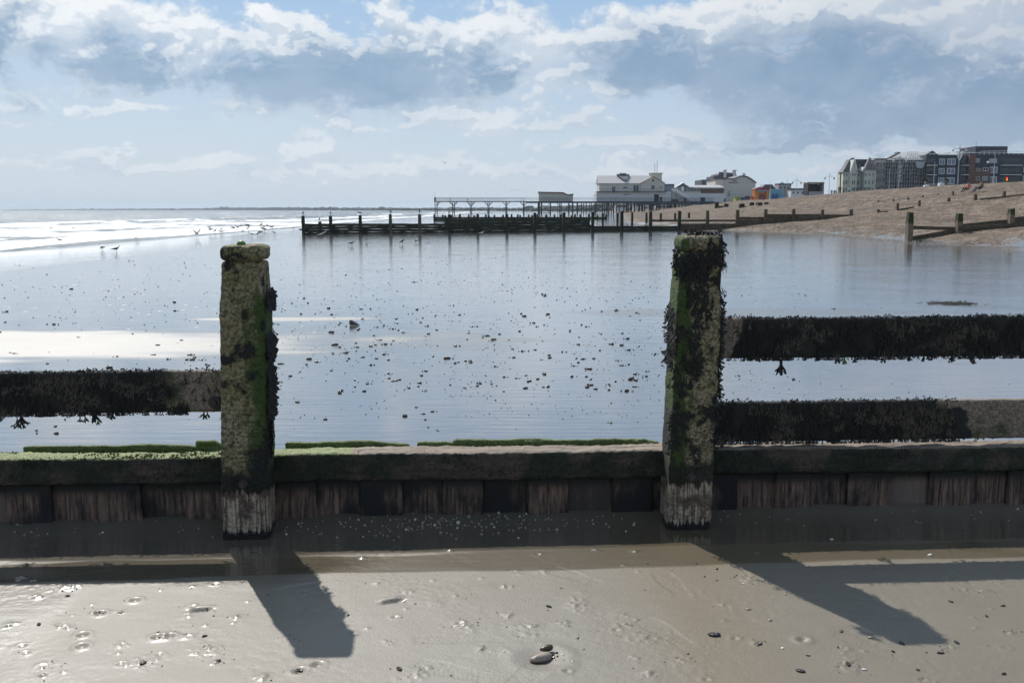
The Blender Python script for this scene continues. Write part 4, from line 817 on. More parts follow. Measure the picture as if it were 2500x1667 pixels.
mb.build('stair_posts', M_SLATE, pr2.root)
for a, b, c, m in ((1713, 1724, 482, M_BLACK), (1771, 1774.5, 485, M_BLACK), (1672, 1678, 483, M_BLACK), (1620, 1659, 486, M_GLASSD)): pr2.win(a, b, c, 493, m, None, 'door')
rb = Bld('seafront_hall', YP + 16, 1745, 'cream hall with curved end gable and slim chimney at the shore end of the pier', 'building', None, 20)
w = rb.prism('wall', M_CREAM, [(1745, 500), (1745, 437.5), (1792, 436), (1806, 430), (1820, 431), (1832, 438), (1843, 446), (1843, 500)])
rb.prism('roof', M_SLATE, [(1743, 438.5), (1743, 436.8), (1791, 435), (1806, 428.6), (1821, 429.8), (1833, 436.5), (1845, 445.3), (1845, 447.5), (1832, 439), (1820, 432), (1806, 431), (1792, 437)], -.4, 20)
rb.box('chimney', M_CREAM, 1812, 1818, 423, 440, .5, 2); rb.box('ledge', M_WHITE, 1745, 1843, 472, 473, -.2, 0)
for a, b, c, d in ((1777, 1800, 445, 447), (1786, 1797, 440, 442), (1778, 1780, 467, 479), (1762, 1767, 484, 494), (1818, 1834, 479, 483)): rb.win(a, b, c, d, M_GLASSD)
mb = MB(); mb.bar((rb.X(1756), -10, rb.Z(498)), (rb.X(1756), -10, rb.Z(435)), .09); tag(mb.build('flagpole', M_BRICK, None, rb.root.location), 'bare brown flagpole standing before the cream hall', 'flagpole')
ht = Bld('dark_hotel', YP + 90, 1712, 'dark slate-roofed hotel with tall pale chimneys behind the cream hall', 'building', None, 20)
ht.box('wall', M_SLATE, 1712, 1795, 450, 500, .5, 19, None, True); ht.prism('roof', M_SLATE, [(1712, 450), (1712, 439), (1741, 438), (1741, 430), (1752, 429), (1753, 425), (1764, 421), (1795, 423), (1797, 436), (1797, 450)])
for a, b, c in ((1764.5, 1771, 415), (1787, 1794, 415)):
    ch = ht.box('chimney', M_WHITE, a, b, c + 3, 434, -.4, 1.5); ht.box('chimney_pot', M_WHITE, a - 1, b + 1, c, c + 3, -.7, 1.8, ch)
ht.box('chimney', M_MAROON, 1754, 1762, 420, 428, .2, 1.6)
for a in (1720, 1730, 1745, 1756, 1776): ht.win(a, a + 4, 443, 448, M_GLASSB)
# ------------------------------------------------------------------ funfair corner and low promenade buildings
def put(name, px0, px1, pt, pb, Y, m, label, cat, dep=4, extra=None):
    b_ = Bld(name, Y, px0, label, cat, None, dep); b_.box('body', m, px0, px1, pt, pb, 0, None, None, True)
    if extra: extra(b_)
    return b_
put('kiosk', 1795, 1809, 483, 493, 400, M_YELL, 'small yellow and green kiosk at the left of the funfair', 'kiosk', 3, lambda b: (b.box('roof', M_GREENP, 1794, 1810, 481.5, 483.5, -.4, 3.4), b.win(1798, 1805, 486, 491, M_GREENP, None, 'hatch')))
put('kiosk', 1811, 1832, 483, 494, 400, M_BLUE, 'blue kiosk between the yellow kiosk and the orange inflatable', 'kiosk', 3, lambda b: (b.box('roof', M_SLATE, 1810, 1833, 482, 483.5, -.4, 3.4), b.win(1816, 1828, 486, 490, M_GLASSB, None, 'hatch')))
put('kiosk', 1833, 1839, 481, 493, 398, M_ORANGE, 'narrow orange booth beside the blue kiosk', 'kiosk', 2, lambda b: (b.box('roof', M_RUST, 1832.5, 1839.5, 480, 481.5, -.3, 2.3),))
sl_ = Bld('inflatable_castle', 395, 1841, 'orange inflatable castle with maroon top at the funfair', 'inflatable', None, 5)
sl_.prism('wall', M_ORANGE, [(1845, 492), (1841, 462), (1851, 461), (1853, 492)]); sl_.prism('wall', M_ORANGE, [(1868, 490), (1870, 461), (1879, 461), (1876, 490)]); sl_.box('front_panel', M_MAROON, 1853, 1868, 474, 490, .8, 4); sl_.prism('top', M_MAROON, [(1840, 462), (1850, 457.5), (1868, 457.5), (1878, 461), (1874, 464), (1850, 464)], -.2, 5.2); sl_.box('banner', M_CYAN, 1850, 1869, 464.5, 468, -.3, 0); sl_.box('arch', M_ORANGE, 1853, 1868, 468, 474, .2, 4)
s2 = Bld('inflatable_slide', 405, 1880, 'pale blue inflatable slide right of the orange castle', 'inflatable', None, 6)
s2.prism('slide', M_CYAN, [(1880, 490), (1880, 464), (1896, 462), (1912, 476), (1920, 488)]); s2.box('platform', M_BLUE, 1884, 1898, 474, 490, -.6, 0); s2.box('arch', M_CYAN, 1897, 1912, 463, 467, 1, 5)
put('low_building', 1858, 1892, 462, 480, 520, M_SLATE, 'dark pitched roof rising behind the orange castle', 'building', 8, lambda b: b.prism('roof', M_SLATE, [(1856, 463), (1866, 450.5), (1884, 450.5), (1894, 463)]))
put('low_building', 1899, 1930, 452, 480, 520, M_ROOFG, 'grey flat-topped building left of the dark stage', 'building', 8, lambda b: (b.box('roof', M_SLATE, 1899, 1931, 448, 452.2, .2, 8), b.box('chimney', M_ROOFG, 1907, 1912, 445, 449, 1, 3), [b.win(a, a + 4, 456, 461) for a in (1903, 1912, 1921)]))
put('low_building', 1930, 1971, 463, 480, 510, M_WHITE, 'long low white and slate building between lamps', 'building', 8, lambda b: (b.box('roof', M_SLATE, 1929, 1972, 460, 464, -.3, 8), [b.win(a, a + 4, 468, 473) for a in (1934, 1945, 1956)]))
st_ = Bld('open_stage', 380, 1971, 'dark box-shaped open stage with tan roof edge on the promenade', 'stage', None, 6)
st_.box('side_wall', M_BLACK, 1971, 1973.5, 447, 476); st_.box('side_wall', M_TAN, 2007.5, 2010, 447, 476); st_.box('back_wall', M_BLACK, 1973.5, 2007.5, 448, 468, 4, 6); st_.box('roof', M_TAN, 1970.5, 2010.5, 445, 447.3, -.3, 6.3); st_.box('front', M_ROOFG, 1973.5, 2007.5, 468, 477, -.4, 5); st_.box('lamp', M_TRIM, 1997, 2000, 449, 451, 1, 2)
# ------------------------------------------------------------------ terrace, scaffolded building and flats
tr = Bld('gabled_terrace', 301, 2056, 'pale green terrace of houses with three steep slate spires and gables', 'terraced houses', 4.6, 6)
tr.box('wall', M_PALEG, 2056, 2134, 421, 475, 2, 6, None, True)
tr.prism('roof', M_SLATE, [(2060, 421), (2078, 388), (2120, 388), (2134, 421)], 3, 6)
def spire(a, b, c, top, base, y0, y1):
    m_ = MB(); X, Z = tr.X, tr.Z; m_.add([(X(a), y0, Z(base)), (X(b), y0, Z(base)), (X(b), y1, Z(base)), (X(a), y1, Z(base)), (X(c), (y0 + y1) / 2, Z(top))], [(0, 1, 4), (1, 2, 4), (2, 3, 4), (3, 0, 4), (3, 2, 1, 0)]); return m_.build('spire', M_SLATE, tr.root)
spire(2054, 2080, 2076, 389, 420.5, 0, 5); tr.box('bay', M_PALEG, 2056, 2074, 420, 475, .3, 3, None, True)
g = tr.prism('gable', M_PALEG, [(2071, 475), (2071, 418), (2079, 390), (2087, 421), (2087, 475)], -.8, 4); m_ = MB()
for a, b, c, d in ((2070, 420, 2079, 388.5), (2079, 388.5, 2088, 423)): m_.bar((tr.X(a), -.9, tr.Z(b)), (tr.X(c), -.9, tr.Z(d)), .22, n=4)
m_.build('bargeboard', M_TRIM, g)
spire(2102, 2134, 2126, 382, 415, -1.5, 7); tr.box('bay', M_PALEG, 2104, 2132, 415, 475, -1.2, 3, None, True); tr.prism('small_gable', M_TRIM, [(2099, 417), (2101.5, 408), (2104, 417)], -1, 2)
tr.box('chimney', M_BRICK, 2086, 2092, 384, 390, 4, 5.5)
for r_, (c, d) in enumerate(((424, 430), (441, 450), (459, 466))):
    for a, y in ((2056.8, .3), (2063, .3), (2075, -.8), (2080, -.8), (2105.5, -1.2), (2114, -1.2), (2123, -1.2), (2092, 2), (2097, 2)):
        o = tr.win(a, a + 3, c, d, M_GLASSD, M_TRIM); o.location.y = y
tr.box('string_course', M_TRIM, 2104, 2132, 435, 436, -1.4, -1.2); tr.box('string_course', M_TRIM, 2056, 2074, 435, 436, .1, .3)
sb = Bld('scaffolded_building', 300, 2135, 'long grey-roofed building wrapped in scaffolding beside the pale terrace', 'building', 4.6, 16)
sb.box('wall', M_CLAD, 2163, 2262, 390, 475, 2, 16, None, True); sb.box('wall', M_CREAM, 2137, 2163, 390, 475, 2.2, 8, None, True)
m_ = MB(); X, Z = sb.X, sb.Z
m_.add([(X(2165), 1.2, Z(390)), (X(2258), 1.2, Z(390)), (X(2290), 9, Z(367)), (X(2217), 9, Z(369.5)), (X(2165), 16, Z(390)), (X(2258), 16, Z(390))], [(0, 1, 2, 3), (3, 2, 5, 4), (0, 3, 4), (1, 5, 2)]); m_.build('roof', M_ROOFG, sb.root)
m_ = MB(); m_.bar((X(2167), 3, Z(388)), (X(2198), 3, Z(371.5)), .35, n=4); m_.box(X(2193), X(2201), 3, 5, Z(374), Z(370)); m_.build('ridge_flue', M_SLATE, sb.root)
sb.prism('roof', M_SLATE, [(2134, 390), (2138, 386.5), (2163, 386.5), (2168, 390)], 2, 14); sb.prism('dark_gable', M_SLATE, [(2266, 380), (2290, 365), (2310, 379)], 6, 9)
for py in (398, 417, 436, 452):
    for a in range(2142, 2160, 8): o = sb.win(a, a + 4, py, py + 8, M_GLASSD, M_TRIM); o.location.y = 2.2
    for a in range(2168, 2256, 11): o = sb.win(a, a + 6, py, py + 9, M_GLASSD if (a + py) % 3 else M_GLASSB, M_TRIM if a % 2 else None); o.location.y = 2
sf = MB()
for a in range(2126, 2262, 6):
    for y in (-.2, 1.2): sf.bar((X(a), y, -.3), (X(a), y, Z(random.choice([384, 381, 386]))), .05, n=4)
for py in (387, 396, 405, 414, 423, 433, 443, 453):
    for y in (-.2, 1.2): sf.bar((X(2126), y, Z(py)), (X(2261), y, Z(py)), .05, n=4)
for a in range(2126, 2256, 18): sf.bar((X(a), -.25, Z(433)), (X(a + 9), -.25, Z(405)), .05, n=4)
for a in range(2225, 2252, 5): sf.bar((X(a), 5, Z(390)), (X(a), 5, Z(368)), .05, n=4)
for py in (369, 376, 383): sf.bar((X(2225), 5, Z(py)), (X(2250), 5, Z(py)), .05, n=4)
sc_ = sf.build('scaffolding', M_SCAF, sb.root)
sf = MB()
for py in (396.5, 414.5, 433.5, 453.5): sf.box(X(2126), X(2261), -.15, 1.1, Z(py + 1), Z(py))
sf.build('scaffold_deck', M_NET, sc_); sf = MB(); sf.prism([(X(2228), Z(395)), (X(2252), Z(395)), (X(2247), Z(411)), (X(2232), Z(411))], -.6, -.3); sf.build('rubbish_chute', M_POLE, sc_)
ap = Bld('apartment_block', 299, 2256, 'long charcoal and brown four-storey apartment block with white roof rail', 'apartment block', 4.7, 18)
ap.box('wall', M_CLAD, 2256, 2356, 378, 475, 0, 18, None, True); ap.box('wall', M_CLAD, 2356, 2680, 375, 475, -.01, 18, None, True); ap.box('brick_pier', M_BRICK, 2356, 2370, 378, 475, -1.2, 0, None, True); ap.box('brick_wall', M_BRICK, 2370, 2412, 411, 475, -.3, 0, None, True)
ap.box('plant_room', M_CLAD, 2385, 2463, 356, 375, 3, 14); m_ = MB(); m_.bar((ap.X(2393), 5, ap.Z(356)), (ap.X(2393), 5, ap.Z(343)), .06); m_.build('aerial', M_POLE, ap.root)
m_ = MB(); X, Z = ap.X, ap.Z
for (a, b, c, d) in ((2262, 376.5, 2310, 375), (2385, 370, 2465, 369), (2385, 374.5, 2465, 374), (2465, 371, 2680, 370), (2300, 374, 2385, 373)): m_.bar((X(a), -.3, Z(b)), (X(c), -.3, Z(d)), .07, n=4)
for a in range(2262, 2680, 12): m_.bar((X(a), -.3, Z(379)), (X(a), -.3, Z(370.5)), .045, n=4)
m_.build('roof_rail', M_TRIM, ap.root)
for a, b in ((2288, 2300), (2308, 2325)):
    for c, d in ((389, 401.5), (412, 424), (435, 449)): ap.win(a, b, c, d, M_GLASSB, M_TRIM)
for a, b, c, d, m in ((2374, 2384, 388, 396, M_GLASSB), (2378, 2386, 412, 418, M_GLASSD), (2394, 2405, 410, 417, M_GLASSD), (2378, 2386, 433, 440, M_GLASSD), (2394, 2404, 432, 440, M_GLASSB), (2412, 2428, 409, 421, M_GLASSB), (2411, 2428, 433, 449, M_GLASSB), (2494, 2510, 384, 397, M_GLASSB), (2494, 2510, 408, 420, M_GLASSB), (2494, 2510, 430, 445, M_GLASSB)):
    o = ap.win(a, b, c, d, m, M_TRIM); o.location.y = -.3 if c > 409 and b < 2411 else 0
for a, b in ((2257, 2278), (2341, 2356), (2436, 2484)):
    for py in (387, 410, 433):
        o = ap.win(a, b, py - 1, py + 15, M_GLASSD, None); bal = ap.box('balcony', M_TRIM, a, b, py + 16.6, py + 18.2, -1.6, 0); m_ = MB()
        for i in range(8): xx = X(a) + (X(b) - X(a)) * i / 7; m_.box(xx - .04, xx + .04, -1.6, -1.5, Z(py + 17), Z(py + 9))
        m_.box(X(a), X(b), -1.6, -1.5, Z(py + 10), Z(py + 9)); m_.build('railing', M_SLATE, bal)
# ------------------------------------------------------------------ lamps, signals, planters
def lamp(px, pt, pb, Y, arm, label, style=0, cat='lamp post', group='lamp posts along the promenade'):
    P = at(px, pb, Y); zb = gz(P[0], Y); r = empty('lamp_post', (P[0], Y, zb), 0, label, cat, group); h = at(px, pt, Y)[2] - zb; k = Y / F
    m_ = MB(); m_.bar((0, 0, -.3), (0, 0, h), .11, n=8, r2=.05); m_.build('pole', M_POLE, r); za = h - 11 * k if arm else h
    if arm:
        m_ = MB(); m_.bar((-arm * k, 0, za), (arm * k, 0, za), .045); m_.bar((-arm * k * .5, 0, za), (0, 0, za + 3 * k), .035); m_.bar((arm * k * .5, 0, za), (0, 0, za + 3 * k), .035); m_.build('arm', M_POLE, r)
        for s_ in (-1, 1):
            m_ = MB(); m_.bar((s_ * arm * k, 0, za), (s_ * arm * k, 0, za - 2 * k), .03); m_.ball((s_ * arm * k, 0, za - 4.5 * k), 2.4 * k, n=10, m=6); m_.bar((s_ * arm * k, 0, za - 3 * k), (s_ * arm * k, 0, za - 1.5 * k), .30, r2=.08, n=8); m_.build('lantern', M_TRIM if Y < 300 else M_POLE, r, smooth=True)
    if style == 1:
        m_ = MB()
        for i in range(4):
            zc = za - (14 + 11 * i) * k
            for j in range(12):
                a, b_ = 2 * math.pi * j / 12, 2 * math.pi * (j + 1) / 12; m_.bar((5 * k * math.cos(a), -.1, zc + 5 * k * math.sin(a)), (5 * k * math.cos(b_), -.1, zc + 5 * k * math.sin(b_)), .045, n=4)
        m_.build('ring_decoration', M_POLE, r)
    if style == 2:
        m_ = MB()
        for s_ in (-1, 1):
            for i in range(3):
                w_ = (3 + 3 * i) * k; pts = [(0, za - 28 * k), (s_ * w_ * .6, za - (22 - i * 2) * k), (s_ * w_ * .7, za - 10 * k), (s_ * w_, za - 6 * k), (s_ * (w_ + 2 * k), za - 7 * k)]
                for p_, q_ in zip(pts, pts[1:]): m_.bar((p_[0], -.1, p_[1]), (q_[0], -.1, q_[1]), .05, n=4)
        m_.build('fountain_decoration', M_TRIM, r)
    return r
lamp(2193, 378, 465, 215, 15, 'tall twin lamp post with a column of ring decorations', 1); lamp(2338, 352, 452, 190, 16, 'tallest lamp post, fountain-shaped decoration and twin arms', 2)
lamp(2024, 420, 466, 380, 11, 'twin-armed lamp post standing clear against the sky'); lamp(1944, 431, 482, 400, 10, 'twin-armed lamp post left of the dark stage'); lamp(1921, 438, 475, 400, 0, 'bare pole between the pale blue slide and the twin lamp', cat='pole')
lamp(2097, 403, 470, 300, 7, 'slim lamp post in front of the pale terrace'); lamp(2170, 412, 466, 220, 0, 'thin bare pole left of the ring-decorated lamp', cat='pole'); lamp(2279, 396, 458, 210, 0, 'plain pole in front of the flats with a small lamp', cat='pole'); lamp(2007, 440, 470, 380, 0, 'thin pole at the right edge of the stage', cat='pole'); lamp(1880, 443, 478, 420, 0, 'thin pole beside the pale blue slide', cat='pole')
r = lamp(2425, 372, 450, 185, 0, 'lamp post with a flat sign plate and one side lantern', cat='lamp post'); k = 185 / F; h_ = at(2425, 372, 185)[2] - r.location.z
m_ = MB(); m_.box(-13 * k, 5 * k, -.08, -.02, h_ - 26 * k, h_ - 15 * k); m_.build('sign_plate', M_POLE, r); m_ = MB(); m_.ball((-16 * k, 0, h_ - 24 * k), 3 * k); m_.build('lantern', M_TRIM, r, smooth=True)
P = at(2458, 446, 130); zb = gz(P[0], 130); k = 130 / F; r = empty('traffic_light', (P[0], 130, zb), 0, 'traffic signal showing red and amber in front of the flats', 'traffic light'); h_ = at(2458, 431, 130)[2] - zb
m_ = MB(); m_.box(-3.2 * k, 3.2 * k, 0, .25, h_ - 14 * k, h_); m_.build('housing', M_BLACK, r); m_ = MB(); m_.bar((0, .1, -.3), (0, .1, h_ - 14 * k), .06); m_.build('pole', M_POLE, r)
m_ = MB(); m_.ball((0, 0, h_ - 3.5 * k), 1.9 * k); m_.build('red_lamp', M_RED, r); m_ = MB(); m_.ball((0, 0, h_ - 8 * k), 1.7 * k); m_.build('amber_lamp', M_AMB, r)
for px, pt, pb, lab in ((2264, 452, 462, 'white square planter holding a dark shrub by the flats'), (2300, 447, 457, 'white square planter holding a spiky palm by the flats')):
    Y = 165; k = Y / F; P = at(px, pb, Y); zb = gz(P[0], Y); r = empty('planter', (P[0], Y, zb), 0, lab, 'planter'); h_ = at(px, pt, Y)[2] - zb; m_ = MB(); m_.box(-6 * k, 6 * k, 0, 12 * k, -.2, h_); m_.box(-3 * k, 1 * k, 0, .3, h_, h_ + 1.6 * k); m_.build('box', M_TRIM, r)
for px, pt, pb, sp, lab in ((2263, 435, 452, 0, 'round dark shrub growing over the left white planter'), (2311, 432, 452, 1, 'small palm with a tuft of spiky leaves between planters')):
    Y = 168; k = Y / F; P = at(px, pb, Y); zb = gz(P[0], Y); r = empty('promenade_palm', (P[0], Y, zb), 0, lab, 'plant'); h_ = at(px, (pt + pb) / 2, Y)[2] - zb
    m_ = MB(); m_.bar((0, 0, -.2), (0, 0, h_), .16, r2=.12); m_.build('trunk', M_NET, r); m_ = MB()
    for i in range(130):
        a = random.uniform(0, 6.28); e = random.uniform(-.5, 1.4); d = Vector((math.cos(a) * math.cos(e), math.sin(a) * math.cos(e), math.sin(e))); L = 9 * k * random.uniform(.7, 1.1); s_ = d.cross(Vector((0, 0, 1))).normalized() * .035; c = Vector((0, 0, h_)); e2 = c + d * L + Vector((0, 0, -L * .25)); md = c + d * L * .6
        m_.add([c - s_, c + s_, md + s_, e2, md - s_], [(0, 1, 2, 4), (4, 2, 3)])
    m_.build('crown', M_PALM, r)
w_ = Bld('white_wall', 175, 2197, 'long low white wall at the top of the shingle in front of the scaffolding', 'wall', None, .4); m_ = MB(); m_.box(w_.X(2197), w_.X(2262), 0, .4, -.4, w_.Z(461.5)); m_.build('wall', M_TRIM, w_.root)
m_ = MB(); m_.box(w_.X(2197), w_.X(2262), -.05, .45, w_.Z(461.5), w_.Z(460.8)); m_.build('coping', M_ROOFG, w_.root)
rl_ = Bld('promenade_railing', 240, 2082, 'dark promenade railing below the pale terrace', 'railing', None, .1); m_ = MB()
for a in range(2082, 2126, 3): m_.box(rl_.X(a) - .04, rl_.X(a) + .04, 0, .08, -.3, rl_.Z(458))
m_.box(rl_.X(2082), rl_.X(2125), 0, .08, rl_.Z(458.6), rl_.Z(457.4)); m_.box(rl_.X(2082), rl_.X(2125), 0, .08, rl_.Z(463), rl_.Z(462.2)); m_.build('bars', M_SLATE, rl_.root)
# ------------------------------------------------------------------ people
CM = {n: mat(n, col=c, rough=.8, var=.2, vs=8) for n, c in {'skin': (.42, .27, .20), 'dark_hair': (.03, .02, .015), 'dark_jacket': (.018, .02, .026), 'red_top': (.42, .07, .06), 'blue_jeans': (.05, .07, .13), 'black_trousers': (.015, .015, .018), 'grey_jumper': (.16, .17, .19), 'white_top': (.6, .6, .58), 'maroon_top': (.16, .02, .04)}.items()}
def person(loc, rz, pose, top, legs, label, group=None, sc=1.0, hair='dark_hair', seat='shingle'):
    V, E, Rd, Tg = [], [], [], []
    def j(p, r, t_, par=None):
        V.append(p); Rd.append(r); Tg.append(t_)
        if par is not None: E.append((par, len(V) - 1))
        return len(V) - 1
    if pose == 'sit':
        pl = j((0, 0, .13), .14, 1); sp = j((-.05, 0, .38), .125, 0, pl); ch = j((-.02, 0, .56), .135, 0, sp); nk = j((.02, 0, .68), .055, 2, ch); hd = j((.05, 0, .80), .09, 2, nk); tp = j((.04, 0, .88), .07, 3, hd)
        for s_ in (-1, 1):
            kn = j((.42, s_ * .13, .42), .065, 1, pl); an = j((.60, s_ * .12, .08), .05, 1, kn); j((.76, s_ * .13, .04), .04, 3, an)
            sh = j((-.01, s_ * .19, .57), .06, 0, ch); eb = j((.16, s_ * .24, .36), .05, 0, sh); j((.38, s_ * .14, .42), .04, 2, eb)
    else:
        w = .18 if pose == 'walk' else .02
        pl = j((0, 0, .95), .13, 1); sp = j((0, 0, 1.15), .12, 0, pl); ch = j((.01, 0, 1.36), .14, 0, sp); nk = j((.02, 0, 1.50), .055, 2, ch); hd = j((.04, 0, 1.62), .09, 2, nk); tp = j((.03, 0, 1.70), .07, 3, hd)
        for s_ in (-1, 1):
            kn = j((w * s_ * .6 + .03, s_ * .10, .50), .075, 1, pl); an = j((w * s_, s_ * .10, .09), .05, 1, kn); j((w * s_ + .15, s_ * .11, .04), .04, 3, an)
            sh = j((0, s_ * .20, 1.40), .06, 0, ch); eb = j((-w * s_ * .5 - .02, s_ * .26, 1.14), .05, 0, sh); j((-w * s_ + .10, s_ * .25, .92), .038, 2, eb)
    me = bpy.data.meshes.new('person'); me.from_pydata(V, E, []); o = bpy.data.objects.new('person', me); COL.objects.link(o)
    md = o.modifiers.new('s', 'SKIN'); 
    for i, sv in enumerate(me.skin_vertices[0].data): sv.radius = (Rd[i], Rd[i]); sv.use_root = (i == 0)
    o.modifiers.new('d', 'SUBSURF').levels = 1
    bpy.context.view_layer.update(); ev = o.evaluated_get(bpy.context.evaluated_depsgraph_get()); nm = bpy.data.meshes.new_from_object(ev); o.modifiers.clear(); o.data = nm
    nm.materials.clear()
    for m_ in (CM[top], CM[legs], CM['skin'], CM[hair]): nm.materials.append(m_)
    VV = np.array(V); mi = []
    for p_ in nm.polygons:
        i = int(np.argmin(((VV - np.array(p_.center)) ** 2).sum(1))); mi.append(Tg[i])
    nm.polygons.foreach_set('material_index', np.array(mi, np.int32)); nm.polygons.foreach_set('use_smooth', np.ones(len(mi), bool))
    o.location = tuple(loc); o.rotation_euler = (0, 0, rz); o.scale = (sc, sc, sc); tag(o, label, 'person', group); return o
P = G(2364, 470); person(P, R(200), 'sit', 'red_top', 'black_trousers', 'person in a red top sitting on the shingle facing the sea', sc=1.0)
P = G(2396, 468.5); person(P, R(185), 'sit', 'dark_jacket', 'blue_jeans', 'person in dark hooded jacket sitting hunched on the shingle near the red top', sc=1.05)
P = at(2144, 468, 205); person((P[0], 205, gz(P[0], 205)), R(250), 'stand', 'dark_jacket', 'black_trousers', 'person in black standing in front of the scaffolding')
P = at(2160, 466, 208); person((P[0], 208, gz(P[0], 208)), R(90), 'walk', 'dark_jacket', 'black_trousers', 'person in black walking just right of the standing one')
CR = [(2030, 'stand', 'grey_jumper', 'in a grey jumper at the left of the promenade crowd'), (2037, 'walk', 'dark_jacket', 'in a dark jacket walking second from the left in the crowd'), (2041, 'stand', 'white_top', 'in a white top in the promenade crowd'), (2052, 'stand', 'dark_jacket', 'in a dark coat in the middle of the crowd'), (2059, 'walk', 'grey_jumper', 'in grey walking by the terrace corner'), (2073, 'stand', 'white_top', 'in a pale top standing highest in the crowd'),
      (2066, 'sit', 'maroon_top', 'in a maroon top sitting at the top of the shingle'), (2082, 'sit', 'dark_jacket', 'in a dark jacket sitting right of the maroon top'), (2090, 'sit', 'grey_jumper', 'in grey sitting farthest right of the crowd'), (2047, 'stand', 'blue_jeans', 'in blue standing in the promenade crowd'), (2016, 'walk', 'dark_jacket', 'in a dark jacket walking under the clear twin lamp'), (1970, 'stand', 'black_trousers', 'in black standing at the foot of the stage'), (1912, 'sit', 'dark_jacket', 'in a dark jacket sitting below the pale blue slide'), (1862, 'stand', 'grey_jumper', 'in grey standing before the orange castle'), (1893, 'stand', 'maroon_top', 'in a maroon top near the slide')]
for px, ps, tp_, lab in CR:
    Y = 215 if px > 2045 else (240 if px > 2020 else 330); g_ = at(px, 480, Y); person((g_[0], Y, gz(g_[0], Y)), random.uniform(0, 6), ps, tp_, random.choice(['blue_jeans', 'black_trousers']), 'person ' + lab, 'people on the promenade')
P = at(1142, 491, YP + 2); person((P[0], YP + 2, P[2]), R(180), 'walk', 'dark_jacket', 'black_trousers', 'lone person walking along the pier deck')
P = at(1099, 491, YP + 2); person((P[0], YP + 2, P[2]), R(180), 'stand', 'dark_jacket', 'black_trousers', 'person leaning at the rail near the seaward end of the pier')
